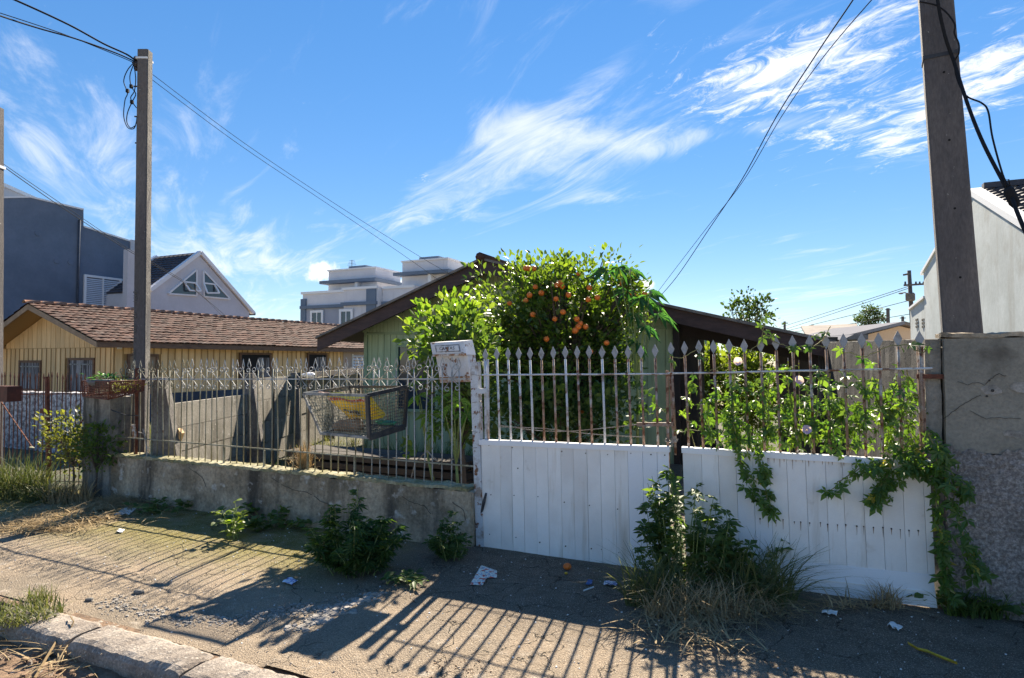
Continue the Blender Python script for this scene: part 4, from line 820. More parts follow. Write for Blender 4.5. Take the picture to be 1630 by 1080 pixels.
def wire(name, pts, r, label, mat='wire', cat='wire', par=None, sub=6):
    # smooth through the points
    q = []
    for i in range(len(pts) - 1):
        p0, p1, p2, p3 = pts[max(i - 1, 0)], pts[i], pts[i + 1], pts[min(i + 2, len(pts) - 1)]
        for k in range(sub):
            t_ = k / sub; q.append(.5 * ((2 * p1) + (p2 - p0) * t_ + (2 * p0 - 5 * p1 + 4 * p2 - p3) * t_ ** 2 + (3 * p1 - p0 - 3 * p2 + p3) * t_ ** 3))
    q.append(pts[-1]); m = MB(); m.tube(q, r, 5); o = mesh(name, m, mat, par, smooth=True)
    if label: tag(o, label, cat)
    return o
for i, (ya, yb, Y2) in enumerate(((455, 522, 75), (458, 528, 78), (478, 530, 70), (500, 532, 60))):
    wire('power_line', [onY(1450, ya, 41.8), onY(1350, lerp(ya, yb, .45) + 2, 52), onY(1240, yb, Y2)], .022, ('highest thin far power line above the rooftops', 'second highest thin far power line above the rooftops', 'third thin far power line, meeting the pole at its transformer', 'lowest thin far power line, just over the far roofs')[i], cat='power line')
# ================================================================== GREEN HOUSE WITH CARPORT
TG = 10.0; TW = 10.6
gr = thing('green_house', 'light green wooden house with dark brown gable fascia and open carport', 'house', P(-3.5, 13, -.2))
L0, PK, RC, RE = [(onT(x, y, TG).dot(U), onT(x, y, TG).z) for x, y in ((505, 540), (768, 415), (1055, 488), (1330, 548))]
TBK = 17.0
def gz(s):
    if s <= PK[0]: return lerp(L0[1], PK[1], (s - L0[0]) / (PK[0] - L0[0]))
    if s <= RC[0]: return lerp(PK[1], RC[1], (s - PK[0]) / (RC[0] - PK[0]))
    return lerp(RC[1], RE[1], (s - RC[0]) / (RE[0] - RC[0]))
ws0 = sT(583, 600, TW); ws1 = sT(1072, 600, TW)
FD = .25
for (A_, B_) in ((L0, PK), (PK, RE)):
    pts = [A_] + ([RC] if B_ is RE else []) + [B_]
    m = MB(); poly = [P(s, TG, z) for s, z in pts] + [P(s, TG, z - FD * (1.0 if B_ is PK else .88)) for s, z in pts[::-1]]; m.prism(poly, N * .04); mesh('fascia', m, 'fascia', gr)
for (A_, B_) in ((L0, PK), (PK, RC), (RC, RE)):
    tb_ = TBK if B_ is not RE else 12.4
    m = MB(); m.prism([P(A_[0], TG - .06, A_[1] + .005), P(B_[0], TG - .06, B_[1] + .005), P(B_[0], TG - .06, B_[1] + .05), P(A_[0], TG - .06, A_[1] + .05)], N * (tb_ - TG)); mesh('roof', m, 'fibre', gr)
    m = MB(); m.prism([P(A_[0], TG + .045, A_[1] - .03), P(B_[0], TG + .045, B_[1] - .03), P(B_[0], TG + .045, B_[1] - .002), P(A_[0], TG + .045, A_[1] - .002)], N * (tb_ - TG - .12)); mesh('soffit', m, 'soffit', gr)
m = MB(); m.tube([P(PK[0], TG - .12, PK[1] + .05), P(PK[0], TBK, PK[1] + .05)], .085, 8); mesh('ridge_cap', m, 'tile', gr, smooth=True)
# boards
win = (sT(632, 600, TW), sT(632, 600, TW) + 1.0, onT(650, 651, TW).z, onT(640, 548, TW).z)
trimz = onT(620, 531, TW).z
s = ws0; bw = .155
while s < ws1 - .01:
    a, b = s, min(s + bw, ws1); za = min(gz(a), gz(b)) - .10; w = in_win(a, b, [win]); top = min(trimz, za)
    for (z0, z1) in ([(-.2, top)] if not w else [(-.2, w[2]), (w[3], top)]):
        if z1 - z0 > .04:
            m = MB(); m.box(a + .003, b - .008, TW - .018, TW, z0, z1); mesh('board', m, 'green_board', gr)
    s += bw
s = ws0 - .25; bw = .09
while s < ws1 - .01:                            # narrower gable boards, a little proud
    a, b = s, min(s + bw, ws1)
    if min(gz(a), gz(b)) - .08 > trimz + .05:
        m = MB(); m.box8([P(a + .002, TW - .045, trimz + .03), P(b - .004, TW - .045, trimz + .03), P(b - .004, TW - .02, trimz + .03), P(a + .002, TW - .02, trimz + .03), P(a + .002, TW - .045, gz(a) - .08), P(b - .004, TW - .045, gz(b) - .08), P(b - .004, TW - .02, gz(b) - .08), P(a + .002, TW - .02, gz(a) - .08)]); mesh('gable_board', m, 'green_board', gr)
    s += bw
m = MB(); m.box(ws0 + .5, ws1, TW - .055, TW - .0185, trimz - .03, trimz + .028); mesh('trim', m, 'green_trim', gr)
m = MB(); m.box(ws0 - .03, ws0 + .05, TW - .05, TW - .0185, -.2, gz(ws0) - .12); mesh('corner_trim', m, 'green_trim', gr)
m = MB(); m.bar(P(ws0 + .02, TW - .038, gz(ws0) - .18), P(ws0 + .5, TW - .038, trimz), .035, .04, up=N); mesh('brace_trim', m, 'green_trim', gr)
m = MB(); m.prism([P(ws0 - .01, TW + .002, -.25), P(ws1 + .01, TW + .002, -.25), P(ws1 + .01, TW + .002, gz(ws1) - .06), P(PK[0], TW + .002, PK[1] - .06), P(ws0 - .01, TW + .002, gz(ws0) - .06)], N * 5.8); mesh('wall_core', m, 'green_trim', gr)
m = MB(); fw = .06
m.box(win[0], win[0] + fw, TW - .06, TW + .001, win[2], win[3]).box(win[1] - fw, win[1], TW - .06, TW + .001, win[2], win[3]).box(win[0] + fw, win[1] - fw, TW - .058, TW + .001, win[3] - fw, win[3]).box(win[0] - .05, win[1] + .05, TW - .11, TW - .062, win[2] - .05, win[2])
w = mesh('window', m, 'green_trim', gr); m = MB(); m.box(win[0] + fw, win[1] - fw, TW - .02, TW - .01, win[2], win[3] - fw); mesh('pane', m, 'glass', w)
# carport: posts, shed wall at the back right, beam
for (s, t) in ((ws1 + .10, TG + .35), (RE[0] - .25, TG + .35), (ws1 + .45, TG + 2.2)):
    m = MB(); m.box(s - .05, s + .05, t - .05, t + .05, -.2, gz(s) - .1); mesh('carport_post', m, 'soffit', gr)
m = MB(); m.prism([P(ws1, TG + .6, gz(ws1) - .12), P(RE[0] - .1, TG + .6, gz(RE[0] - .1) - .12), P(RE[0] - .1, TG + .6, gz(RE[0] - .1) - .34), P(ws1, TG + .6, gz(ws1) - .40)], N * .08); mesh('carport_beam', m, 'soffit', gr)
s = sT(1238, 600, 12.2)
while s < RE[0] + .1:
    m = MB(); m.box(s, s + .17, 12.2, 12.23, -.2, gz(min(s, RE[0])) - .06); mesh('shed_board', m, 'shed_wood', gr); s += .176
m = MB(); m.prism([P(ws1 + .012, TW + .1, -.25), P(ws1 + .012, TW + 1.0, -.25), P(ws1 + .012, TW + 1.0, gz(ws1) - .14), P(ws1 + .012, TW + .1, gz(ws1) - .14)], U * .36); mesh('dark_store', m, 'shed_wood', gr)

# ================================================================== POLES AND CABLES NEAR THE STREET
def square_pole(name, label, p0, p1, w0, d0, w1, d1, rot, mats):
    t_ = thing(name, label, 'utility pole', p0); x = Vector((math.cos(rot), math.sin(rot), 0)); y = Vector((-x.y, x.x, 0)); m = MB(); n_ = 14; ch = .012
    for (f, c) in ((0, mats[0]),):
        vs = []; 
        for k in range(n_ + 1):
            q = p0.lerp(p1, k / n_); w = lerp(w0, w1, k / n_) / 2; d = lerp(d0, d1, k / n_) / 2
            for (a, b) in ((-w + ch, -d), (w - ch, -d), (w, -d + ch), (w, d - ch), (w - ch, d), (-w + ch, d), (-w, d - ch), (-w, -d + ch)): vs.append(q + x * a + y * b + mnoise.noise_vector(q * 3 + Vector((a, b, 0)) * 20) * .004)
        m.add(vs, [(k * 8 + j, k * 8 + (j + 1) % 8, (k + 1) * 8 + (j + 1) % 8, (k + 1) * 8 + j) for k in range(n_) for j in range(8)] + [tuple(range(8))[::-1], tuple(range(n_ * 8, n_ * 8 + 8))])
    mesh('shaft', m, mats[0], t_); return t_, x, y
b0 = onT(224, 712, 5.2); t0 = onT(231, 82, 5.2); b0 = b0 + (b0 - t0).normalized() * .9
lp, px_, py_ = square_pole('concrete_pole', 'slim square concrete utility pole behind the ornate fence on the left', b0, t0, .155, .14, .135, .125, 0.02, ['conc_pole'])
xf = (t0 - b0)
def lpz(k): return b0.lerp(t0, k)
# rough aggregate on the side face, painted lighter for the sun grazing it
m = MB(); q0, q1 = b0, t0; m.add([q0 + px_ * .0785 - py_ * .055, q0 + px_ * .0785 + py_ * .055, q1 + px_ * .0685 + py_ * .048, q1 + px_ * .0685 - py_ * .048, q0 + px_ * .07 - py_ * .055, q0 + px_ * .07 + py_ * .055, q1 + px_ * .06 + py_ * .048, q1 + px_ * .06 - py_ * .048], [(0, 1, 2, 3), (7, 6, 5, 4), (0, 4, 5, 1), (1, 5, 6, 2), (2, 6, 7, 3), (3, 7, 4, 0)]); mesh('sunlit_side_face', m, 'conc_pole_l', lp)
m = MB(); q = onT(230, 96, 5.2); hw = .073
m.box8([q + px_ * a * hw + py_ * b * hw + Z * c for c in (-.012, .012) for (a, b) in ((-1, -1), (1, -1), (1, 1), (-1, 1))]); mesh('steel_band', m, 'white_trim', lp)
q = onT(217, 100, 5.15); m = MB(); m.tube([q - px_ * .05, q + px_ * .07], .014, 6); m.ball(q + Z * .05, .035, 8, 6).ball(q - Z * .02, .04, 8, 6).ball(q - Z * .08, .03, 8, 6); mesh('insulator', m, 'ceramic', lp, smooth=True)
for (x, y) in ((218, 186), (219, 228), (217, 138)):
    q = onT(x, y, 5.15); m = MB(); m.tube([q - px_ * .03, q + px_ * .05], .01, 5); mesh('bolt', m, 'ceramic', lp)
for j, lst in enumerate(([(215, 98), (203, 112), (197, 130), (203, 148), (199, 160), (197, 185), (203, 203), (213, 205), (217, 195), (218, 186)], [(214, 100), (207, 120), (209, 138), (216, 150), (210, 163), (203, 180), (202, 195), (208, 204), (216, 200)], [(213, 103), (216, 125), (214, 145), (208, 157), (217, 172)])):
    wire('drop_loop', [onT(x, y, 5.12 - .03 * j) for x, y in lst], .006, None, 'cable', par=lp)
for (x, y) in ((203, 145), (209, 138), (210, 163)):
    q = onT(x, y, 5.1); m = MB(); m.obox(q, px_ * .016, py_ * .016, Z * .022); mesh('connector', m, 'cable', lp)
Mx = Matrix((( 0, 1, 0, 0), (0, 0, -1, 0), (-1, 0, 0, 0), (0, 0, 0, 1)))    # text runs down the front face
q = onT(221, 520, 5.2) ; q = Vector((q.x, lpz(.45).y - .076, q.z)); Mx.translation = q
text_mesh('stamped_letter', '0471 . 55  PEN 91  TEBT', .062, Mx, 'stone', lp, .003)
wire('power_line', [onT(216, 99, 5.15), onT(185, 85, 4.9), onT(120, 62, 4.4), onT(60, 45, 4.0), onT(-10, 22, 3.5), onT(-120, -20, 2.8)], .009, 'lower thick cable from the left pole up to the left', 'cable', 'cable')
wire('power_line', [onT(215, 96, 5.12), onT(200, 86, 4.95), onT(165, 70, 4.7), onT(110, 40, 4.3), onT(30, 3, 3.8), onT(-60, -35, 3.3)], .011, 'upper twisted cable from the left pole up to the left', 'cable', 'cable')
wire('power_line', [onT(215, 101, 5.15), onT(185, 88, 4.9), onT(110, 58, 4.35), onT(40, 34, 3.9), onT(-60, 2, 3.4)], .005, 'thin wire between the two cables left of the left pole', 'cable', 'cable')
ew = onT(702, 449, TG - .05); ew2 = onT(722, 440, TG - .05)
wire('service_wire', [onT(243, 119, 5.2), onT(390, 229, 6.6), onT(540, 329, 8.3), onT(662, 405, 9.7), ew2], .0038, 'upper thin service wire from the left pole to the green house roof')
wire('service_wire', [onT(243, 128, 5.2), onT(380, 230, 6.5), onT(520, 324, 8.1), onT(640, 405, 9.6), ew], .0038, 'lower thin service wire from the left pole to the green house roof')
hook = onT(1045, 478, TG - .05)
wire('service_wire', [hook, onY(1078, 440, 8.4), onY(1130, 363, 7.2), onY(1180, 288, 6.1), onY(1236, 186, 5.0), onY(1300, 86, 4.2), onY(1358, 0, 3.6), onY(1420, -95, 3.1)], .0046, 'left-hand dark service cable rising from the carport roof to the top right', 'cable')
wire('service_wire', [hook - U * .08, onY(1066, 440, 8.6), onY(1122, 367, 7.3), onY(1182, 290, 6.12), onY(1244, 186, 5.0), onY(1310, 92, 4.2), onY(1392, -5, 3.5), onY(1470, -90, 3.0)], .0032, 'right-hand thin service wire rising from the carport roof to the top right', 'cable')
wire('neighbour_wire', [onY(-30, 236, 10.5), onY(5, 265, 11), onY(98, 330, 13), onY(207, 401, 16), onY(300, 455, 19), P(-20.3, 17.5, yroof(-20.3) + .1)], .008, 'thin wire sagging from the left edge pole to the ochre house roof', 'wire')
wire('neighbour_wire', [onY(-30, 233, 10.5), onY(5, 261, 11), onY(98, 325, 13), onY(207, 398, 16), onY(300, 453, 19), P(-20.3, 17.3, yroof(-20.3) + .12)], .006, 'upper of two thin wires from the left edge pole to the ochre roof', 'wire')
ep0 = onY(-7, 705, 8.9); ep1 = onY(-5, 172, 8.9); ep0.z = -.1
ep, _, _ = square_pole('concrete_pole', 'dark utility pole cut off by the left edge of the picture', ep0, ep1, .15, .14, .13, .12, .02, ['conc_pole'])
m = MB(); q = ep0.lerp(ep1, .84); m.obox(q, Vector((.076, 0, 0)), Vector((0, .074, 0)), Z * .02); mesh('steel_band', m, 'white_trim', ep)
# leaning pole on the right
YR = 4.75; b0 = onY(1531, 533, YR); t0 = onY(1489, 0, YR); dv = (t0 - b0); b1_ = b0 - dv.normalized() * 2.2; t1_ = t0 + dv.normalized() * 2.2
rp, ax_, ay_ = square_pole('concrete_pole', 'thick leaning concrete utility pole behind the right wall', b1_, t1_, .275, .17, .195, .13, R(-30), ['conc_pole'])
for k in range(9):
    q = b1_.lerp(t1_, .30 + .075 * k); d_ = lerp(.17, .13, .30 + .075 * k) / 2; q = q - ay_ * (d_ - .002) + ax_ * .01; m = MB(); m.tube([q, q - ay_ * .004], [.009, .009], 8); mesh('bolt_hole', m, 'hole', rp)
for (k, nm) in ((.845, 'steel_band'), (.62, 'steel_band')):
    q = b1_.lerp(t1_, k); hw, hd = lerp(.275, .195, k) / 2 + .004, lerp(.17, .13, k) / 2 + .004; m = MB(); m.box8([q + ax_ * a * hw + ay_ * b * hd + Z * c for c in (-.015, .015) for (a, b) in ((-1, -1), (1, -1), (1, 1), (-1, 1))]); mesh(nm, m, 'dark_iron', rp)
wire('riser_cable', [onY(1488, -40, YR - .12), onY(1494, 10, YR - .135), onY(1505, 60, YR - .14), onY(1519, 100, YR - .15), onY(1541, 168, YR - .4), onY(1565, 228, YR - .6), onY(1597, 290, YR - .8), onY(1607, 306, YR - .85), onY(1622, 345, YR - 1.0), onY(1650, 410, YR - 1.2)], .012, None, 'cable', par=rp)
wire('drop_loop', [onY(1463, 3, YR - .12), onY(1490, 9, YR - .13), onY(1508, 22, YR - .16), onY(1520, 40, YR - .2), onY(1519, 53, YR - .2), onY(1526, 70, YR - .2), onY(1526, 86, YR - .2), onY(1520, 98, YR - .15), onY(1523, 124, YR - .2), onY(1537, 152, YR - .35), onY(1562, 164, YR - .5), onY(1573, 178, YR - .6), onY(1580, 220, YR - .7), onY(1596, 278, YR - .8), onY(1606, 298, YR - .85)], .006, None, 'cable', par=rp)
q = onY(1609, 311, YR - .87); m = MB(); m.tube([q + Vector((-.02, 0, .05)), q + Vector((-.012, 0, .03)), q + Vector((.022, 0, -.05)), q + Vector((.03, 0, -.08))], [.016, .03, .03, .014], 8); m.tube([q + Vector((-.03, 0, .04)), q + Vector((-.035, 0, .1)), q + Vector((-.01, 0, .1)), q + Vector((0, 0, .04))], .004, 5); mesh('cable_clamp', m, 'cable', rp, smooth=True)

# ================================================================== ORNATE FENCE
of = thing('ornate_fence', 'ornate painted steel fence with diamond tips and scrolls on the low wall', 'fence', P(-5, TF, .5))
SP = .0993; zl, zu, ztip = .713, 1.455, 1.66
bar_m = MB(); bar_m.tube([Vector((0, 0, 0)), Vector((.002, 0, .35)), Vector((-.001, 0, .7)), Vector((0, 0, 1.04))], .0062, 6)
bar_a = data_of('bar', bar_m, 'fence_paint', smooth=True); bar_b = data_of('bar', bar_m, 'fence_olive', smooth=True)
fm = MB(); dm = [(0, 0), (.021, .045), (0, .112), (-.021, .045)]
for i in range(4): fm.tube([Vector((dm[i][0], 0, dm[i][1])), Vector((dm[(i + 1) % 4][0], 0, dm[(i + 1) % 4][1]))], .0042, 5)
fm.tube([Vector((0, 0, .108)), Vector((0, 0, .125))], [.004, .001], 5)
fin_a = data_of('finial', fm, 'fence_paint'); fin_b = data_of('finial', fm, 'fence_olive')
def scroll_pts(sx, sz):                         # arm leaving the rail and ending in a curl
    pts = [(0, 0), (.022, .020), (.045, .042), (.066, .066)]
    cx, cz, r0 = .060, .098, .033
    for k in range(13):
        a = R(-75) + R(400) * k / 12; r_ = r0 * (1 - .55 * k / 12); pts.append((cx + math.cos(a) * r_, cz + math.sin(a) * r_))
    return [Vector((sx * x, 0, sz * z)) for x, z in pts]
sm_ = MB()
for sx_ in (-1, 1):
    sm_.tube(scroll_pts(sx_, 1), .0042, 5); sm_.tube([v * .86 for v in scroll_pts(sx_, -1)], .004, 5)
scr_a = data_of('scroll', sm_, 'fence_paint', smooth=True); scr_b = data_of('scroll', sm_, 'fence_olive', smooth=True)
sF0 = sT(199, 640, TF); nb_ = int((sT(748, 640, TF) - sF0) / SP) + 1
RU = Matrix(((U.x, N.x, 0, 0), (U.y, N.y, 0, 0), (0, 0, 1, 0), (0, 0, 0, 1)))
SPLIT = sT(590, 640, TF)
for i in range(nb_):
    s = sF0 + i * SP + rnd.uniform(-.006, .006); old = s < SPLIT; k = lerp(0, 1, i / nb_)
    top = lerp(1.535, 1.575, k) + rnd.uniform(-.012, .010); zb0 = .515
    ln = top - zb0; q = Matrix.Translation(P(s, TF, zb0)) @ RU @ Matrix.Rotation(R(rnd.gauss(0, .9) - .4), 4, 'Y')
    b = place('bar', bar_b if old else bar_a, q @ Matrix.Scale(ln / 1.04, 4, Vector((0, 0, 1))), of)
    place('finial', fin_b if old and i < 12 else fin_a, q @ Matrix.Translation((0, 0, ln)) @ Matrix.Rotation(R(rnd.uniform(-20, 20)), 4, 'Z'), b)
    if i % 2 == 0: place('scroll', scr_b if i < 10 else scr_a, Matrix.Translation(P(s, TF - .012, lerp(1.425, 1.487, k))) @ RU @ Matrix.Rotation(R(rnd.gauss(0, 2)), 4, 'Y') @ Matrix.Scale(rnd.uniform(.94, 1.05), 4), of)
m = MB(); n_ = 12; m.tube([P(lerp(sF0 - .05, -2.62, k / n_), TF - .006, lerp(1.425, 1.487, k / n_) + .004 * mnoise.noise(Vector((k, 0, 0)))) for k in range(n_ + 1)], .0085, 4); mesh('top_rail', m, 'fence_paint', of)
m = MB(); m.tube([P(lerp(sF0 - .12, -2.62, k / n_), TF - .006, lerp(.722, .708, k / n_) + .006 * mnoise.noise(Vector((k, 3, 0)))) for k in range(n_ + 1)], .0095, 4); mesh('bottom_rail', m, 'fence_olive', of)
for (x, w) in ((434, .022), (216, .03)):
    s = sT(x, 650, TF); m = MB(); m.bar(P(s, TF + .012, .5), P(s - .012, TF + .012, 1.56), w, w, up=N); mesh('stiffener', m, 'dark_iron' if x == 434 else 'rust', of)
for i in range(5, nb_ - 8, 6):
    s = sF0 + i * SP; m = MB(); m.bar(P(s, TF, .49), P(s, TF, .70), .018, .018, up=N); mesh('foot', m, 'fence_olive', of)
s = sT(756, 640, TF)                             # square end post, leaning a little
gp = thing('gate_post', 'square white gate post with peeling paint between fence and gate', 'post', P(s, TF, 0))
m = MB(); a, b = P(sT(768, 870, TF), TF - .005, -.1), P(sT(757, 577, TF), TF - .005, 1.64); m.bar(a, b, .072, .072, up=N); mesh('post', m, 'gate_paint', gp)
for y in (592, 645, 663, 682, 717):
    q = onT(759, y, TF - .005); m = MB(); m.tube([q + U * (.044 * math.cos(k * .7)) + N * (.044 * math.sin(k * .7)) + Z * .004 * k * (1 if y % 2 else -1) for k in range(10)], .0028, 4); mesh('binding_wire', m, 'galv', gp)
m = MB(); m.bar(onT(762, 623, TF - .02), onT(776, 622.5, TF - .02), .05, .045); mesh('hinge', m, 'gate_paint', gp)
m = MB(); m.tube([onT(766, 818, TF - .03), onT(770, 800, TF - .05), onT(774, 785, TF - .03)], [.010, .014, .009], 8); mesh('lower_hinge', m, 'dark_iron', gp)
tag(mesh('wall_end', rough_box(-2.655, -2.60, 4.87, 5.03, -.1, .49, .03, .014, 11), 'wall_low', gp, smooth=True), 'broken end of the low wall')

# ================================================================== WHITE GATE
kite = MB()
o_ = [(.000, 0), (.009, .016), (.027, .054), (.005, .100), (0, .110), (-.005, .100), (-.027, .054), (-.009, .016)]
kite.prism([Vector((x, -.004, z)) for x, z in o_], Vector((0, .008, 0))); kite_d = data_of('finial', kite, 'diamond')
gbar = MB(); gbar.tube([Vector((0, 0, 0)), Vector((.0015, 0, .5)), Vector((0, 0, 1.0))], .0098, 7); gb_a = data_of('bar', gbar, 'gate_paint', smooth=True); gb_b = data_of('bar', gbar, 'gate_rust', smooth=True)
TP = TF - .03                                     # face of the panel
def leaf(name, label, xs, bars, y_top, y_bot, rail_y, stile_x, newer=()):
    root = thing(name, label, 'gate', P(sT((xs[0] + xs[-1]) / 2, 900, TP), TF, 0))
    zt = lambda x: onT(x, y_top(x), TP).z
    zb = lambda x: onT(x, y_bot(x), TP).z
    for i in range(len(xs) - 1):
        xa, xb = xs[i], xs[i + 1]; j = rnd.uniform(-.003, .003) if i % 2 else rnd.uniform(-.001, .001); gsp = .0022 if i % 2 else .0008
        if xb - xa < 3: continue
        sa, sb = sT(xa, 800, TP) + gsp * .5, sT(xb, 800, TP) - gsp * .5; l0 = sT(xa + 4 * (1 if xa < 1070 else 2.4), 900, TP) * 0
        sh = (sT(1000, 700, TP) * 0) + .018          # slight lean of the leaf
        z1a, z1b, z0a, z0b = zt(xa), zt(xb), zb(xa) + rnd.uniform(-.004, .004), zb(xb) + rnd.uniform(-.004, .004)
        m = MB(); e = .0016
        def ring(t, ins): return [P(sa + ins + .009, t, z0a + ins), P(sb - ins + .009, t, z0b + ins), P(sb - ins - .009, t, z1b - ins), P(sa + ins - .009, t, z1a - ins)]
        f0, f1, f2 = ring(TP + j, e), ring(TP + j + e, 0), ring(TP + .012, 0)
        m.add(f0 + f1 + f2, [(0, 3, 2, 1), (8, 9, 10, 11)] + [(k, (k + 1) % 4, 4 + (k + 1) % 4, 4 + k) for k in range(4)] + [(4 + k, 4 + (k + 1) % 4, 8 + (k + 1) % 4, 8 + k) for k in range(4)])
        mesh('panel_board', m, 'pvc_new' if i in newer else 'pvc', root)
    # top channel
    m = MB(); n_ = 14; pts = [(lerp(xs[0] - 2, xs[-1] + 1, k / n_)) for k in range(n_ + 1)]; vs = []
    for x in pts:
        q = onT(x, y_top(x), TP); s_ = q.dot(U); z_ = q.z + .004 * mnoise.noise(Vector((x * .02, 0, 0)))
        for (t, z) in ((TP - .012, -.028), (TP - .012, .016), (TP + .045, .016), (TP + .045, -.028)): vs.append(P(s_ - .009, t, z_ + z))
    m.add(vs, [(k * 4 + j, k * 4 + (j + 1) % 4, (k + 1) * 4 + (j + 1) % 4, (k + 1) * 4 + j) for k in range(n_) for j in range(4)] + [(0, 1, 2, 3), (n_ * 4 + 3, n_ * 4 + 2, n_ * 4 + 1, n_ * 4)]); mesh('top_channel', m, 'pvc_new', root)
    for i, (x, yt) in enumerate(bars):
        dxl = 5.0 if x < 1050 else 7.0
        a = onT(x, yt + 15, TF); b = onT(x + dxl, y_top(x) + 10, TF); d_ = a - b; q = frame(b, N.cross(d_) , d_); dn = d_.normalized()
        xx = U - dn * U.dot(dn); xx.normalize(); yy = dn.cross(xx)
        M = Matrix(((xx.x, yy.x, dn.x, b.x), (xx.y, yy.y, dn.y, b.y), (xx.z, yy.z, dn.z, b.z), (0, 0, 0, 1)))
        o = place('bar', gb_a if (i % 3 == 1 and x < 1010) or (x < 830) else gb_b, M @ Matrix.Scale(d_.length, 4, Vector((0, 0, 1))), root)
        place('finial', kite_d, M @ Matrix.Translation((0, 0, d_.length)) @ Matrix.Rotation(R(rnd.uniform(-12, 12)), 4, 'Z'), o)
    a, b = bars[0][0] - 6, bars[-1][0] + 20
    m = MB(); m.tube([onT(lerp(a, b, k / 8), rail_y(lerp(a, b, k / 8)), TF - .012) + Z * .003 * mnoise.noise(Vector((k * .9, a, 0))) for k in range(9)], .0075, 5); mesh('rail', m, 'gate_paint', root)
    for x in stile_x:
        m = MB(); wd_ = .035 if x[0] in (774, 1464) else .02; m.bar(onT(x[1], y_bot(x[1]) - 12, TF + .02), onT(x[0], x[2], TF + .02), wd_, wd_, up=N); mesh('stile', m, x[3], root)
    m = MB(); y_mid = lambda x: lerp(y_top(x), y_bot(x), .5)
    m.bar(onT(xs[0] + 4, y_mid(xs[0]), TF + .02), onT(xs[-1] - 4, y_mid(xs[-1]), TF + .02), .03, .03); mesh('back_rail', m, 'gate_rust', root)
    m = MB(); bq = [onT(x, y, TP + .016) for x, y in ((xs[0] + 3, y_bot(xs[0]) - 4), (xs[-1] - 3, y_bot(xs[-1]) - 4), (xs[-1] - 3, y_top(xs[-1]) + 3), (xs[0] + 3, y_top(xs[0]) + 3))]; m.box8(bq + [q + N * .006 for q in bq]); mesh('light_block_sheet', m, 'pvc', root)  # unseen sheet added behind the boards to stop light leaking through the seams
    return root
def nails(root, lst, r0=.0045, streaks=False):
    m = MB(); ms = MB()
    for (x, y) in lst:
        q = onT(x, y, TP - .006); m.tube([q, q + N * .006], [r0 * rnd.uniform(.7, 1.25)] * 2, 7)
        if streaks:
            L_ = rnd.uniform(.015, .07); w = r0 * rnd.uniform(.3, .6); a = onT(x, y, TP - .0035); ms.add([a - U * w, a + U * w, a + U * w * .3 - Z * L_, a - U * w * .3 - Z * L_, a - U * w + N * .0008, a + U * w + N * .0008, a + U * w * .3 - Z * L_ + N * .0008, a - U * w * .3 - Z * L_ + N * .0008], [(0, 1, 2, 3), (7, 6, 5, 4), (0, 4, 5, 1), (1, 5, 6, 2), (2, 6, 7, 3), (3, 7, 4, 0)])
    tag(mesh('nails', m, 'nail', root), kind='stuff')
    if streaks: tag(mesh('rust_streaks', ms, 'rust_stain', root), kind='stuff')
xsL = [767, 797, 815.5, 834, 854, 873, 894, 914, 936, 957, 980, 1001, 1025, 1048, 1067]
tipL = [(773, 560), (791, 559), (809, 558.5), (826, 558.5), (844, 558.5), (862, 559), (881, 557.5), (900, 557), (919, 557), (938, 556.5), (958.6, 557), (979, 557), (1000, 557), (1020.5, 556.5), (1043, 555)]
glf = leaf('gate_leaf', 'left white board gate leaf with plain grey bars beside the fence', xsL, tipL, lambda x: lerp(703, 715, (x - 765) / 305), lambda x: lerp(879, 908, (x - 773) / 230), lambda x: lerp(597, 595.5, (x - 773) / 270), [(774, 778, 572, 'gate_paint'), (1062, 1066, 590, 'gate_rust')], (11, 12, 13))
nails(glf, [(778, 709), (815, 713), (824, 746), (894, 719), (932, 722), (967, 724), (1004, 722), (1036, 724), (1058, 725), (781, 788), (818, 789), (856, 791), (898, 800), (938, 805), (983, 811), (1038, 809), (1057, 813), (779, 851), (821, 856), (859, 864), (900, 870), (941, 874), (985, 880), (957, 875)])
xsR = [1089, 1119, 1146, 1174, 1201, 1228, 1255, 1285, 1317, 1344, 1376, 1405, 1439, 1472, 1484]
tipR = [(1068.5, 552), (1090, 551), (1113, 549.5), (1136, 549), (1161, 548), (1185, 548), (1211, 547), (1235.6, 543.5), (1262, 543), (1289, 542.5), (1315, 541.5), (1343, 540.5), (1372, 540), (1399, 539.5), (1429.5, 537), (1464, 537.5)]
grf = leaf('gate_leaf', 'right white board gate leaf with rusty bars overgrown by the vine', xsR, tipR, lambda x: lerp(716, 738, (x - 1095) / 385), lambda x: lerp(880, 924, (x - 1097) / 393), lambda x: lerp(594.7, 587, (x - 1068) / 396), [(1464, 1477, 552, 'gate_rust'), (1094, 1100, 722, 'dark_iron')], (3, 4))
nl = [(1220 + i * 9.7 + rnd.uniform(-3, 3), 729 + i * .5 + rnd.uniform(-1.5, 1.5)) for i in range(15)] + [(1207 + i * 14 + rnd.uniform(-3, 3), 826 + i * 1.05 + rnd.uniform(-1.5, 1.5)) for i in range(19)]
nails(grf, nl, .005, True)
# wide horizontal board along the foot of the right leaf
m = MB(); a, b, c, d = [onT(x, y, TP) for x, y in ((1092, 876), (1485, 915), (1492, 968), (1096, 921))]; e = [(q - N * .004) for q in (d, c, b, a)]; m.box8(e + [q + N * .016 for q in e]); mesh('foot_board', m, 'pvc_new', grf)
m = MB(); a, b = onT(1100, 901, TP - .006), onT(1487, 944, TP - .006); m.bar(a, b, .006, .008); mesh('foot_groove', m, 'pvc', grf)
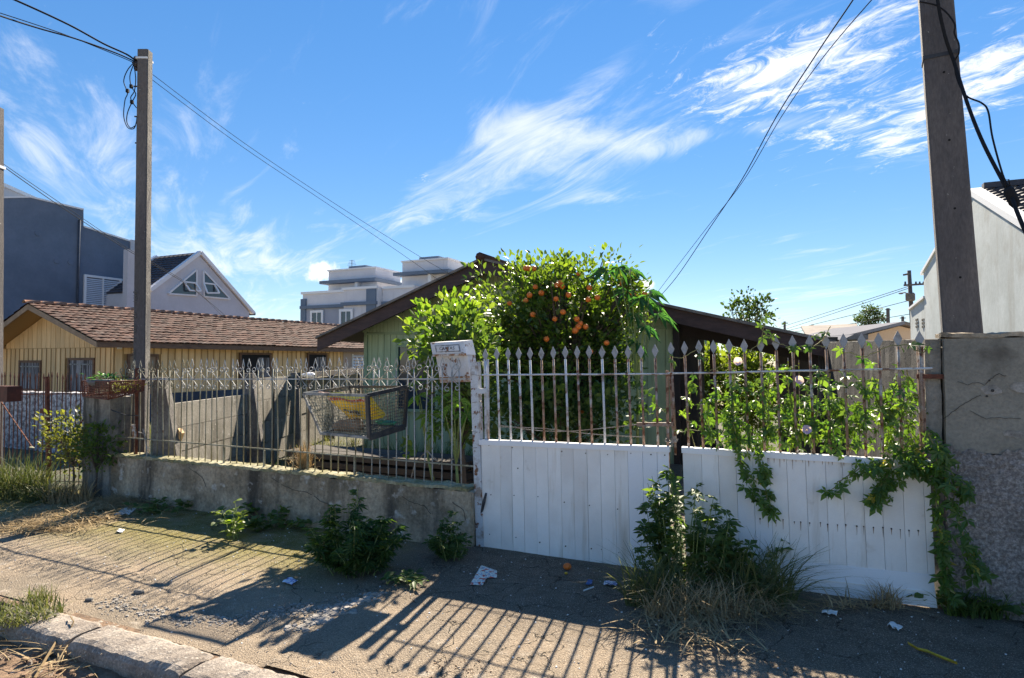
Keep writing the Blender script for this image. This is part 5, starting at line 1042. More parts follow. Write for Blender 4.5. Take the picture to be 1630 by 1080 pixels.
# chain, lock bar and loose wires
lk = thing('gate_latch', 'rusty latch bar and chain joining the two gate leaves', 'latch', onT(1075, 700, TF))
m = MB(); m.bar(onT(1014, 676, TF - .02), onT(1072, 676, TF - .02), .02, .03); mesh('latch_bar', m, 'gate_rust', lk)
for k in range(16):
    q = onT(1060 + rnd.uniform(0, 22), 701 + rnd.uniform(-4, 9), TP - .02); m = MB(); a = rnd.random() * 6; x_ = Vector((math.cos(a), math.sin(a) * .4, rnd.uniform(-.4, .4))).normalized(); y_ = x_.orthogonal().normalized()
    m.tube([q + x_ * .013 * math.cos(j * 2 * math.pi / 8) + y_ * .008 * math.sin(j * 2 * math.pi / 8) for j in range(9)], .0028, 4); mesh('chain_link', m, 'galv', lk)
m = MB(); m.bar(onT(1068, 593, TF + .03), onT(1074, 705, TF + .03), .03, .03, up=N); mesh('drop_rod', m, 'gate_rust', lk)
for i, l_ in enumerate(([(793, 677), (850, 685), (900, 687), (960, 682), (1015, 676)], [(793, 680), (860, 682), (930, 690), (980, 694), (1024, 696)])):
    wire('binding_wire', [onT(x, y, TF + .02) for x, y in l_], .0032, ('upper loose wire threaded through the left gate bars', 'lower loose wire threaded through the left gate bars')[i], 'galv')
# ================================================================== RUSTY SIDE GATE AT THE LEFT
rg = thing('rusty_gate', 'rusty spear-topped bar gate at the left edge', 'gate', P(-9.1, TF, 0))
spear = MB(); spear.prism([Vector((x, -.003, z)) for x, z in ((.006, 0), (.016, .03), (0, .085), (-.016, .03), (-.006, 0))], Vector((0, .006, 0))); sp_d = data_of('spear_tip', spear, 'rust')
rb = MB(); rb.tube([Vector((0, 0, 0)), Vector((0, 0, 1))], .0062, 5); rb_d = data_of('bar', rb, 'rust')
s = sT(2, 700, TF); sE = sT(150, 700, TF)
while s < sE:
    zt_ = onT(75, 604, TF).z + rnd.uniform(-.02, .015); zb0 = .06 + max(0, (s + 9.0)) * .02; M = Matrix.Translation(P(s, TF, zb0)) @ RU @ Matrix.Rotation(R(rnd.gauss(-.6, .6)), 4, 'Y')
    b = place('bar', rb_d, M @ Matrix.Scale(zt_ - zb0, 4, Vector((0, 0, 1))), rg); place('spear_tip', sp_d, M @ Matrix.Translation((0, 0, zt_ - zb0)), b); s += .097
for (ya, yb) in ((628, 627), (764, 768)):
    m = MB(); m.tube([onT(-5, ya, TF - .01), onT(152, yb, TF - .01)], .008, 5); mesh('rail', m, 'rust' if ya < 700 else 'fence_olive', rg)
m = MB(); m.bar(onT(77, 772, TF), onT(75, 600, TF), .04, .04, up=N); mesh('centre_stile', m, 'rust', rg)
m = MB(); m.bar(onT(2, 640, TF - .015), onT(52, 713, TF - .015), .012, .012); m.bar(onT(125, 680, TF - .015), onT(149, 642, TF - .015), .012, .012); mesh('brace', m, 'rust', rg)
m = MB(); m.obox(onT(70, 655, TF - .02), U * .07, N * .012, Z * .03); mesh('lock_box', m, 'rust', rg)
m = MB(); m.tube([onT(149, 642, TF - .06), onT(172, 651, TF - .11), onT(200, 661, TF - .11), onT(220, 662, TF - .02)], .006, 5); tag(mesh('guy_rod', m, 'dark_iron'), 'thin iron rod crossing the pillar beneath the planter basket', 'rod')
lb = thing('letter_box', 'rust-red letter box with dark opening on the rusty gate', 'letter box', onT(21, 640, TF - .06))
a, b = onT(9, 614, TF - .03), onT(34, 639, TF - .03); s0_, s1_ = a.dot(U), b.dot(U)
m = MB(); m.box(s0_ + .14, s1_, TF - .2, TF - .03, b.z, a.z).box(s0_, s0_ + .139, TF - .2, TF - .03, b.z, b.z + .04).box(s0_, s0_ + .139, TF - .2, TF - .03, a.z - .06, a.z).box(s0_, s0_ + .02, TF - .2, TF - .03, b.z + .041, a.z - .061); mesh('box', m, 'terracotta', lb)
m = MB(); m.box(s0_ + .021, s0_ + .139, TF - .10, TF - .04, b.z + .041, a.z - .061); mesh('opening', m, 'dark_in', lb)
m = MB(); m.box(s0_ + .03, s0_ + .08, TF - .203, TF - .2005, a.z - .05, a.z - .015).box(s0_ + .10, s0_ + .14, TF - .203, TF - .2005, a.z - .05, a.z - .015); mesh('name_plate', m, 'paper', lb)
# ================================================================== PLANTER BASKET ON THE PILLAR
pb = thing('planter_basket', 'rusty wire basket with grey bowl on the left pillar', 'planter basket', P(-7.8, 4.85, 1.21))
A_ = [onT(131, 607, 4.78), onT(176, 608, 4.42), onT(230, 606, 4.75), onT(196, 600, 5.15)]; B_ = [onT(132, 631, 4.78), onT(172, 636, 4.46), onT(228, 622, 4.75), onT(196, 622, 5.15)]
m = MB()
for q in (A_, B_):
    for i in range(4): m.tube([q[i], q[(i + 1) % 4]], .009, 5)
for i in range(4): m.tube([A_[i], B_[i]], .009, 5)
mesh('frame', m, 'rust', pb)
m = MB()
for i in range(4):
    a0, a1, c0, c1 = A_[i], A_[(i + 1) % 4], B_[i], B_[(i + 1) % 4]
    for k in range(1, 18): m.tube([a0.lerp(a1, k / 18), c0.lerp(c1, k / 18)], .0035, 4)
    for k in range(1, 7): m.tube([a0.lerp(c0, k / 7), a1.lerp(c1, k / 7)], .0045, 4)
for k in range(1, 12): m.tube([B_[0].lerp(B_[1], k / 12), B_[3].lerp(B_[2], k / 12)], .0035, 4)
tag(mesh('wire_mesh', m, 'rust', pb), kind='stuff')
m = MB(); c = (A_[0] + A_[1] + A_[3]) / 3 + Vector((.03, 0, -.06)); m.tube([c - Z * .04, c + Z * .02, c + Z * .055, c + Z * .06, c + Z * .03], [.13, .2, .225, .205, .17], 18); tag(mesh('bowl', m, 'navy_pot', smooth=True), 'round grey bowl planter inside the rusty wire basket', 'bowl')
k = 150; d = nrg.normal(size=(k, 3)); pos = np.array(c) + d * np.array((.08, .08, .02)) + np.array((0, 0, .085)); ax = d * np.array((1, 1, .3)) + np.array((0, 0, .35))
su = thing('succulent', 'small green succulent growing in the grey bowl', 'plant', c); (scatter('foliage', 'citrus', pos, ax, d * .4 + np.array((0, 0, 1)), .05 * (.7 + .5 * nrg.random(k)), 'cassava', su))
k = 260; f_ = nrg.random((k, 3)); pos = np.array([B_[0].lerp(B_[1], a).lerp(B_[3].lerp(B_[2], a), b).lerp(A_[0].lerp(A_[1], a).lerp(A_[3].lerp(A_[2], a), b), .15 + .85 * c_) for a, b, c_ in f_]); pos = pos[f_[:, 0] * .4 + f_[:, 1] > .55]
k = len(pos); df = thing('dead_plant', 'dry brown foliage hanging in the right of the rusty basket', 'plant', A_[2]); (scatter('foliage', 'narrow', pos, nrg.normal(size=(k, 3)), nrg.normal(size=(k, 3)), .07 * (.6 + .6 * nrg.random(k)), 'bronze', df))
# ================================================================== RUBBISH BASKET
bk = thing('rubbish_basket', 'black steel mesh rubbish basket hung on the ornate fence', 'basket', P(-3.6, 4.6, 1.0))
TFr = TF - .61
at_ = [onT(483, 627, TFr), onT(585, 630, TFr), onT(648, 616, TF - .03), onT(556, 616, TF - .03)]; ab_ = [onT(511, 690, TFr + .03), onT(588, 697, TFr + .03), onT(644, 680, TF - .03), onT(572, 676, TF - .03)]
def fbar(p, q, w, h, mat, nm='frame_bar', up=Z): m = MB(); m.bar(p, q, w, h, up); mesh(nm, m, mat, bk)
fbar(at_[0], at_[1], .012, .024, 'frame_pale'); fbar(at_[1], at_[2], .012, .036, 'dark_iron'); fbar(at_[2], at_[3], .012, .024, 'dark_iron'); fbar(at_[3], at_[0], .012, .024, 'frame_pale')
fbar(ab_[0], ab_[1], .03, .022, 'frame_pale'); fbar(ab_[1], ab_[2], .02, .05, 'dark_iron'); fbar(ab_[2], ab_[3], .02, .022, 'dark_iron'); fbar(ab_[3], ab_[0], .02, .022, 'dark_iron')
fbar(at_[0], ab_[0], .018, .018, 'frame_pale', up=N); fbar(at_[1], ab_[1], .03, .03, 'dark_iron', up=N); fbar(at_[2], ab_[2], .036, .02, 'dark_iron', up=U); fbar(at_[3], ab_[3], .018, .018, 'dark_iron', up=N)
def wmesh(a0, a1, c0, c1, nu, nv, mat='mesh_wire', r=.0026):
    m = MB()
    for k in range(1, nu): m.tube([a0.lerp(a1, k / nu), c0.lerp(c1, k / nu)], r, 4, False)
    for k in range(1, nv): m.tube([a0.lerp(c0, k / nv), a1.lerp(c1, k / nv)], r, 4, False)
    tag(mesh('wire_mesh', m, mat, bk, fix=False), kind='stuff')
wmesh(at_[0], at_[1], ab_[0], ab_[1], 22, 13); wmesh(at_[1], at_[2], ab_[1], ab_[2], 19, 13, 'dark_iron', .0022); wmesh(at_[3], at_[2], ab_[3], ab_[2], 20, 12); wmesh(at_[0], at_[3], ab_[0], ab_[3], 18, 12); wmesh(ab_[0], ab_[1], ab_[3], ab_[2], 18, 16, 'mesh_wire', .003)
# contents
yb_ = thing('yellow_bag', 'bright yellow feed bag with red heading lying inside the rubbish basket', 'bag', onT(570, 670, TF - .35))
q = [onT(521, 632, TF - .42), onT(584, 636, TF - .42), onT(608, 668, TF - .25), onT(556, 667, TF - .25)]
def sheet(q, th, wob, nu=14, nv=10, v0=0.0, v1=1.0, push=0.0):
    m = MB(); n_ = (q[1] - q[0]).cross(q[3] - q[0]).normalized()
    if n_.y > 0: n_ = -n_
    f = lambda a, b, o: q[0].lerp(q[1], a).lerp(q[3].lerp(q[2], a), lerp(v0, v1, b)) + n_ * (wob * mnoise.noise(Vector((a * 2.5, lerp(v0, v1, b) * 2, 4))) + o + push)
    m.grid(lambda a, b: f(a, b, 0), nu, nv); m.grid(lambda a, b: f(1 - a, b, -th), nu, nv)
    for (u0, u1, w0, w1) in ((0, 1, 0, 0), (1, 1, 0, 1), (1, 0, 1, 1), (0, 0, 1, 0)):
        m.grid(lambda a, b: f(lerp(u0, u1, a), lerp(w0, w1, a), -th * b), nu, 1)
    return m
mesh('bag_body', sheet(q, .06, .03), 'bag_yellow', yb_, smooth=False, fix=False); mesh('heading', sheet(q, .004, .03, 14, 3, 0.0, .12, .006), 'bag_red', yb_, fix=False)
for (u0, u1, v0, v1) in ((.30, .44, .5, .62), (.47, .58, .48, .72), (.2, .3, .45, .52)):
    qq = [q[0].lerp(q[1], a).lerp(q[3].lerp(q[2], a), b) for a, b in ((u0, v0), (u1, v0), (u1, v1), (u0, v1))]; mesh('printed_figure', sheet(qq, .003, 0, 3, 3, push=.030), 'paint_dark', yb_, fix=False)
cb = MB(); c = onT(556, 679, TF - .36); cb.ball(c, .1, 14, 9, (1.45, .9, .62)); cb.v = [v + mnoise.noise_vector(v * 14) * .022 for v in cb.v]; tag(mesh('crumpled_cardboard', cb, 'card'), 'brown crumpled cardboard at the bottom of the rubbish basket', 'cardboard')
cb = MB(); c = onT(615, 673, TF - .22); cb.ball(c, .06, 10, 7, (1.7, 1, .35)); cb.v = [v + mnoise.noise_vector(v * 18) * .018 for v in cb.v]; tag(mesh('plastic_wrapper', cb, 'green_plastic'), 'green plastic wrapper in the right of the rubbish basket', 'wrapper')
q = [onT(506, 622, TF - .4), onT(532, 628, TF - .45), onT(530, 630, TF - .5), onT(508, 626, TF - .5)]; tag(mesh('orange_wrapper', sheet(q, .004, .01, 6, 4), 'terracotta', fix=False), 'rusty orange flap on the rim of the rubbish basket', 'wrapper')
q = onT(492, 598, TF + .1); pw2 = MB(); pw2.ball(q, .05, 9, 6, (1.5, 1, .6)); pw2.v = [v + mnoise.noise_vector(v * 15) * .02 for v in pw2.v]; pt = thing('plastic_jug', 'pale crumpled plastic jug on a stake behind the fence', 'jug', q - Z * 1.0); mesh('jug', pw2, 'shutter', pt)
m = MB(); m.tube([q - Z * 1.3, q], .014, 6); mesh('stake', m, 'bark', pt)
# ================================================================== MAILBOX ON THE FENCE
mbx = thing('mailbox', 'rusting white sheet-metal mailbox behind the fence by the gate post', 'mailbox', onT(715, 610, TF + .1))
T0 = TF + .05; D = .17
tl, trr = onT(685, 546, T0), onT(738, 543, T0); bl, br = onT(689, 567, T0 - .02), onT(742, 565, T0 - .02)
m = MB(); back = [q + N * D for q in (tl, trr)]; 
m.box8([bl, br, br + N * (D + .02), bl + N * (D + .02), tl, trr, trr + N * D + Z * .015, tl + N * D + Z * .015]); mesh('hood', m, 'mailbox', mbx)
bl2, br2 = onT(701, 610, T0 + .02), onT(749, 608, T0 + .02); tl2, tr2 = onT(694, 567.5, T0 + .02), onT(744, 565.5, T0 + .02)
m = MB(); m.box8([bl2, br2, br2 + N * D * .9, bl2 + N * D * .9, tl2, tr2, tr2 + N * D * .9, tl2 + N * D * .9]); mesh('body', m, 'mailbox', mbx)
m = MB(); m.box8([bl2 - N * .004, br2 - N * .004, br2 - N * .002, bl2 - N * .002, bl2.lerp(tl2, .22) - N * .004, br2.lerp(tr2, .22) - N * .004, br2.lerp(tr2, .22) - N * .002, bl2.lerp(tl2, .22) - N * .002]); mesh('rust_band', m, 'mailbox_rust', mbx)
m = MB(); m.bar(bl - N * .004 + Z * .004, br - N * .004 + Z * .004, .012, .02); mesh('rusty_lip', m, 'mailbox_rust', mbx)
def onhood(a, b, o): return bl.lerp(br, a).lerp(tl.lerp(trr, a), b) - N * o
def hoodquad(a0, a1, b0, b1, o0, o1): m = MB(); m.box8([onhood(a0, b0, o0), onhood(a1, b0, o0), onhood(a1, b0, o1), onhood(a0, b0, o1), onhood(a0, b1, o0), onhood(a1, b1, o0), onhood(a1, b1, o1), onhood(a0, b1, o1)]); return m
mesh('slot_frame', hoodquad(.10, .90, .18, .84, .001, .006), 'mailbox', mbx); mesh('slot_recess', hoodquad(.13, .87, .24, .78, .0065, .008), 'plate', mbx); fl = mesh('slot_flap', hoodquad(.18, .84, .32, .70, .0085, .014), 'mailbox', mbx)
dn = (tl - bl).normalized(); xx = (br - bl).normalized(); dn = (dn - xx * dn.dot(xx)).normalized(); nn_ = xx.cross(dn); Mt = Matrix(((xx.x, dn.x, nn_.x, 0), (xx.y, dn.y, nn_.y, 0), (xx.z, dn.z, nn_.z, 0), (0, 0, 0, 1))); Mt.translation = onhood(.5, .51, .016)
text_mesh('letter', 'CARTAS', .044, Mt, 'paint_dark', fl, .001)

_flat = onG
def onG(x, y, z=None):                            # on the real, uneven pavement surface
    if z is not None: return _flat(x, y, z)
    q = _flat(x, y); s_, t_ = q.dot(U), q.dot(N)
    if 2.56 < t_ < 5.0: q.z = pav_z(s_, t_)
    return q

# ================================================================== TREES AND TALL PLANTS IN THE YARD
cO = onY(893, 540, 8.8)
ot, cc = tree('orange_tree', 'dense dark orange tree hung with ripe fruit behind the gate', Vector((cO.x + .05, 8.85, -.15)), cO, (1.20, .95, 1.25), 330, 52, .105, .086, 'citrus', 'citrus', trunk_r=.07, seed=21, shell=.45, nbranch=330, lumpk=.6)
om = MB(); om.ball(Vector((0, 0, 0)), .038, 12, 9, (1, 1, .95)); om_d = data_of('orange', om, 'orange', smooth=True)
for (x, y) in ((850, 428), (921, 436), (852, 457), (837, 479), (811, 483), (895, 456), (896, 497), (883, 508), (918, 508), (924, 515), (848, 501), (885, 476), (951, 474), (965, 546), (927, 654), (990, 452), (1008, 470), (905, 470), (870, 540), (940, 560)) + tuple((cx_ + rnd.gauss(0, 9), cy_ + rnd.gauss(0, 8)) for cx_, cy_, n_ in ((848, 430, 2), (838, 480, 2), (920, 510, 3), (890, 455, 2), (960, 545, 1), (1005, 470, 2), (945, 470, 2)) for _ in range(n_)):
    d = ray(x, y).normalized(); o_ = CO - cO; A = Vector((d.x / 1.2, d.y / .95, d.z / 1.25)); B = Vector((o_.x / 1.2, o_.y / .95, o_.z / 1.25)); a, b, c = A.dot(A), 2 * A.dot(B), B.dot(B) - 1.0; ds = b * b - 4 * a * c
    k = (-b - math.sqrt(ds)) / (2 * a) if ds > 0 else 8.6
    place('orange', om_d, Matrix.Translation(CO + d * (k - .05)) @ Matrix.Scale(rnd.uniform(.85, 1.12), 4), ot)
cS = onY(722, 540, 7.4)
tree('leafy_shrub', 'bright yellow-green leafy shrub left of the orange tree behind the mailbox', Vector((cS.x + .1, 7.45, -.12)), cS, (.46, .42, .44), 64, 26, .085, .105, 'bright', 'citrus', cat='shrub', trunk_r=.035, seed=33, shell=.35, nbranch=40)
c2_ = onY(668, 492, 6.6)
k_ = onY(735, 600, 6.75); tree('leafy_shrub', 'darker leafy shrub filling the gap under the mailbox', Vector((k_.x, 6.9, -.12)), k_, (.42, .35, .62), 60, 26, .10, .095, 'weed', 'citrus', cat='shrub', trunk_r=.03, seed=35, shell=.3)
k_ = onY(890, 655, 7.6); tree('leafy_shrub', 'dark undergrowth shrub below the orange tree behind the left gate leaf', Vector((k_.x, 7.7, -.12)), k_, (1.15, .35, .45), 90, 24, .11, .10, 'weed', 'citrus', cat='shrub', trunk_r=.03, seed=37, shell=.3)
# long shoots of the shrub reaching left
def palm_plant(name, label, base, tips, size, mat, stem_mat='green_stem', tpl='papaya', r0=.022):
    p_ = thing(name, label, 'plant', base); top = Vector((sum(t[0].x for t in tips) / len(tips), sum(t[0].y for t in tips) / len(tips), max(t[0].z for t in tips) * .5 + base.z * .5))
    m = MB(); m.tube([base - Z * .05, base.lerp(top, .5) + Vector((.02, 0, 0)), top], [r0, r0 * .85, r0 * .6], 8); mesh('stem', m, stem_mat, p_, smooth=True)
    data = [leaf_data('leaf', tpl, size * k, mat) for k in (.8, 1.0, 1.2)]
    for (q, d) in tips:
        m = MB(); m.tube([top, top.lerp(q, .6) + Z * .05, q], [r0 * .35, r0 * .25, r0 * .2], 5); mesh('leaf_stalk', m, stem_mat, p_)
        nz_ = Vector((d.x * .6, d.y * .6, 1)) + Vector((rnd.uniform(-.3, .3), rnd.uniform(-.6, .1), 0)); place('leaf', data[rnd.randrange(3)], frame(q, d + Vector((0, 0, -.45)), nz_), p_)
    return p_
b = onY(728, 760, 6.2); b.z = -.1
palm_plant('papaya_plant', 'young papaya plant with palmate leaves behind the fence near the gate post', b, [(onY(x, y, Y), Vector((dx_, -.6, 0))) for x, y, Y, dx_ in ((716, 648, 6.1, -.4), (733, 637, 6.2, .5), (700, 632, 6.3, -.8), (742, 660, 6.1, .5), (722, 625, 6.4, .1), (748, 645, 6.4, .8))], .17, 'papaya')
b = onY(700, 760, 6.6); b.z = -.1
palm_plant('papaya_plant', 'second papaya plant left of the first with smaller palmate leaves', b, [(onY(x, y, Y), Vector((dx_, -.5, 0))) for x, y, Y, dx_ in ((668, 630, 6.5, -.8), (684, 660, 6.4, -.4), (690, 690, 6.4, .2), (660, 610, 6.6, -.7), (706, 676, 6.5, .5))], .16, 'papaya')
b = onY(1010, 760, 8.0); b.z = -.1
tp = [(1003, 428, .9), (985, 425, .2), (966, 430, -.6), (1035, 462, .9), (1018, 475, .4), (1042, 485, .8), (1010, 500, .1), (1025, 520, .6), (998, 462, -.4), (1047, 500, .7), (1012, 545, .3), (1030, 470, .3)]
palm_plant('cassava_plant', 'tall cassava plant with drooping fingered leaves right of the orange tree', b, [(onY(x, y, 7.7 + rnd.uniform(-.2, .3)), Vector((d_, -.4, 0))) for x, y, d_ in tp], .29, 'cassava', tpl='fern', r0=.026)
cB = P(sT(1172, 600, 13.4), 13.4, onT(1172, 610, 13.4).z)
tree('garden_bush', 'sunlit yellow-green bush seen through the open carport', Vector((cB.x, cB.y, -.15)), cB, (1.35, .9, 1.0), 190, 44, .13, .10, 'bush', 'citrus', cat='bush', trunk_r=.04, seed=51, shell=.3)
# yard grass and dry clump
def grass(name, label, cat, base_fn, n, h, reach, width, mat, par=None, kind=None, droop=1.0, group=None, tint=None):
    b_ = np.array([base_fn() for _ in range(n)]); a = nrg.random(n) * 6.283; L_ = reach * (.3 + nrg.random(n)); hh = h * (.45 + .7 * nrg.random(n))
    o = blades(name, b_, hh, np.stack([np.cos(a) * L_, np.sin(a) * L_], 1), width * (.6 + .8 * nrg.random(n)), mat, par, kind, droop=droop, tint=tint)
    if label: tag(o, label, cat, group)
    return o
def disc(c, rx, ry):
    def f():
        a = rnd.random() * 6.283; r_ = math.sqrt(rnd.random()); return (c.x + math.cos(a) * r_ * rx, c.y + math.sin(a) * r_ * ry, c.z)
    return f
def rect_st(s0, s1, t0, t1, z=0.0): return lambda: tuple(P(rnd.uniform(s0, s1), rnd.uniform(t0, t1), z))
ls = thing('added_lumber_stack', 'dark stack of planks added to darken the yard behind the fence under the rubbish basket', 'planks', P(-4.6, 6.4, -.1))  # planks added to darken the yard where the house shadow falls
for k in range(6):
    for j in range(3):
        s0_ = -6.0 + rnd.uniform(-.1, .1); m = MB(); m.box(s0_, -3.5 + rnd.uniform(-.15, .15), 6.2 + j * .2 + rnd.uniform(-.02, .02), 6.38 + j * .2, -.12 + k * .105, -.03 + k * .105 - rnd.uniform(0, .02)); mesh('plank', m, 'shed_wood', ls)
grass('yard_grass', 'tall unmown grass and weeds covering the yard behind the fence', 'grass', rect_st(-7.0, -2.5, 5.15, 9.8, -.12), 6500, .34, .18, .012, 'weed', kind='stuff')
grass('side_grass', 'rough grass in the yard of the ochre house', 'grass', rect_st(-17, -7.8, 7.6, 11, -.15), 3000, .25, .15, .014, 'grass', kind='stuff')
q = onT(484, 745, TF + .1); q.z = .45
dg = thing('dry_plant', 'bleached dry grass clump behind the fence left of the rubbish basket', 'plant', q)
grass('blades', None, None, disc(q, .06, .04), 160, .36, .10, .009, 'dry', dg); grass('heads', None, None, lambda: tuple(q + Vector((rnd.gauss(-.02, .07), rnd.gauss(0, .05), rnd.uniform(.02, .28)))), 150, .07, .07, .008, 'dry', dg, kind='stuff')
# big undergrowth behind the fence between basket and mailbox
m = MB(); a = onT(640, 740, TF + .5); m.tube([onT(655, 760, TF + .3), onT(662, 735, TF + .25), onT(680, 718, TF + .25), onT(700, 740, TF + .3)], .008, 5); tag(mesh('dead_branch', m, 'galv'), 'bent pale dead twig behind the fence below the mailbox', 'twig')
cr_ = thing('creeper', 'few bright round creeper leaves behind the lower fence rail', 'plant', onT(648, 730, TF + .12)); (scatter('foliage', 'round', np.array([tuple(onT(648 + rnd.gauss(0, 5), 712 + rnd.gauss(0, 8), TF + .12)) for _ in range(16)]), nrg.normal(size=(16, 3)), nrg.normal(size=(16, 3)) * .4 + np.array((0, -1, .4)), .05 * (.6 + nrg.random(16)), 'bright', cr_))
# ochre rag behind the fence near the pole and dead branch on the wall
m = MB(); qs = [onT(283, 682, TF + .25), onT(288, 690, TF + .25), onT(276, 722, TF + .25), onT(264, 722, TF + .25), onT(272, 695, TF + .25)]; m.prism(qs, N * .05); tag(mesh('broken_tile', m, 'bag_yellow' if False else 'ochre'), 'ochre broken ridge tile leaning behind the fence near the pole', 'tile')
m = MB(); m.tube([onT(228, 683, TF - .06), onT(232, 700, TF - .08), onT(234, 720, TF - .09), onT(231, 742, TF - .1)], [.009, .008, .006, .004], 5); m.tube([onT(228, 690, TF - .06), onT(220, 688, TF - .07)], .005, 4); m.tube([onT(233, 712, TF - .08), onT(240, 716, TF - .1)], .004, 4); tag(mesh('dead_twig', m, 'galv'), 'pale dead twig hanging over the wall by the left pole', 'twig')
m = MB(); m.box8([onT(209, 676, TF - .015), onT(214, 676, TF - .015), onT(215, 698, TF - .015), onT(211, 698, TF - .015)] + [v + N * .02 for v in (onT(209, 676, TF - .015), onT(214, 676, TF - .015), onT(215, 698, TF - .015), onT(211, 698, TF - .015))]); tag(mesh('rusty_plate', m, 'mailbox_rust'), 'orange rusted plate between the pillar and the left pole', 'plate')

# ================================================================== VINE ON THE RIGHT GATE LEAF
vn = thing('climbing_vine', 'green climbing vine with lilac flowers covering the right gate leaf', 'vine', onT(1490, 960, TF))
stems = [  # pixel polylines and distance in front of (negative) or behind the gate
    ([(1170, 600), (1165, 660), (1172, 700), (1180, 740), (1196, 775), (1204, 800)], -.09, 40),
    ([(1195, 690), (1205, 720), (1214, 750), (1218, 775), (1222, 800), (1232, 822)], -.08, 44),
    ([(1480, 705), (1440, 720), (1400, 735), (1370, 745), (1340, 765), (1318, 785)], -.09, 34),
    ([(1470, 712), (1450, 745), (1425, 765), (1400, 778), (1385, 798), (1420, 806)], -.10, 42),
    ([(1440, 700), (1410, 760), (1390, 790)], -.09, 22), ([(1450, 720), (1465, 750), (1478, 760)], -.10, 18), ([(1480, 740), (1455, 748), (1430, 738)], -.10, 20),
    ([(1478, 690), (1490, 720), (1495, 760), (1490, 800), (1498, 840), (1502, 870), (1496, 905), (1505, 935), (1520, 945)], -.14, 80),
    ([(1486, 720), (1510, 740), (1522, 770), (1516, 800), (1530, 840), (1540, 880), (1552, 910)], -.13, 44),
    ([(1500, 775), (1535, 776), (1548, 782)], -.16, 10), ([(1520, 860), (1545, 905), (1560, 925)], -.14, 8)]
for x0 in range(1106, 1480, 15): stems.append(([(x0 + rnd.uniform(-10, 10), rnd.uniform(585, 650)), (x0 + rnd.uniform(-14, 14), 660), (x0 + rnd.uniform(-14, 14), rnd.uniform(690, 722))], rnd.uniform(-.07, .12), 15))
over = [([(1065, 567), (1085, 570), (1110, 556), (1125, 575)], -.02, 4), ([(1130, 590), (1180, 570), (1210, 545), (1216, 520), (1212, 500)], -.02, 4), ([(1212, 525), (1235, 545), (1262, 553), (1290, 548), (1315, 552)], -.02, 5), ([(1290, 555), (1310, 540), (1322, 520)], -.02, 2),
        ([(1340, 560), (1380, 568), (1410, 552), (1440, 548), (1470, 562), (1480, 548)], -.03, 6), ([(1070, 640), (1055, 655), (1040, 640)], -.02, 2), ([(1075, 690), (1100, 684), (1125, 688), (1130, 695)], -.03, 2), ([(1078, 655), (1095, 670), (1120, 682)], -.02, 2)]
vm = MB(); vpos = []; voff = []
for (pl, off, n_) in stems + over:
    pts = [onT(x, y, TF + off + rnd.uniform(-.015, .015)) for x, y in pl]; q = []
    for i in range(len(pts) - 1):
        for k in range(5): q.append(pts[i].lerp(pts[i + 1], k / 5) + mnoise.noise_vector(pts[i] * 7 + Vector((k, 0, 0))) * .012)
    q.append(pts[-1]); vm.tube(q, .0035, 4, False)
    for _ in range(n_):
        k = rnd.random() * (len(q) - 1); a = q[int(k)].lerp(q[min(int(k) + 1, len(q) - 1)], k % 1); vpos.append(a + Vector((rnd.gauss(0, .022), rnd.gauss(-.01, .02), rnd.gauss(0, .02)))); voff.append(off + (.2 if (pl, off, n_) in over else 0))
mesh('stem', vm, 'vine_stem', vn, fix=False)
for _ in range(260):                               # denser mass
    x = rnd.triangular(1105, 1470, 1180) if rnd.random() < .6 else rnd.uniform(1240, 1460); y = rnd.triangular(575, 722, 690); vpos.append(onT(x, y, TF + rnd.uniform(-.05, .22))); voff.append(.1)
vd = [leaf_data('leaf', 'palm', .068 * k, 'vine') for k in (.75, 1.0, 1.22)]; vy = [leaf_data('leaf', 'palm', .07, 'vine_y')]
order = sorted(range(len(vpos)), key=lambda i: vpos[i].dot(N)); rest = []
for j, i in enumerate(order):
    d = Vector((rnd.uniform(-1, 1), rnd.uniform(-.9, .2), rnd.uniform(-1.0, .15))); nn = Vector((rnd.uniform(-.7, .7), rnd.uniform(-1.0, .15), rnd.uniform(.2, 1.0)))
    if j < 295: yl = voff[i] > .15 or rnd.random() < .05; place('leaf', vy[0] if yl else vd[rnd.randrange(3)], frame(vpos[i], d, nn), vn)
    else: rest.append((vpos[i], d, nn))
scatter('leaves', 'palm', np.array([tuple(a[0]) for a in rest]), np.array([tuple(a[1]) for a in rest]), np.array([tuple(a[2]) for a in rest]), .068 * (.65 + .6 * nrg.random(len(rest))), 'vine', vn, kind='stuff')
for (x, y, t_) in ((1284, 686, -.12), (1268, 608, -.10), (1175, 578, -.08)):
    q = onT(x, y, TF + t_); d = Vector((rnd.uniform(-.5, .5), -1, .35)).normalized(); a, b = d.orthogonal().normalized(), None; b = d.cross(a); m = MB(); rings = [(0, .004), (.02, .007), (.035, .02), (.042, .034)]; vs = []
    for (l_, r_) in rings: vs += [q + d * l_ + (a * math.cos(k * math.pi / 5) + b * math.sin(k * math.pi / 5)) * r_ * (1.0 if k % 2 else .92) for k in range(10)]
    m.add(vs, [(j * 10 + k, j * 10 + (k + 1) % 10, (j + 1) * 10 + (k + 1) % 10, (j + 1) * 10 + k) for j in range(3) for k in range(10)]); mesh('flower', m, 'petal', vn, smooth=True, fix=False)

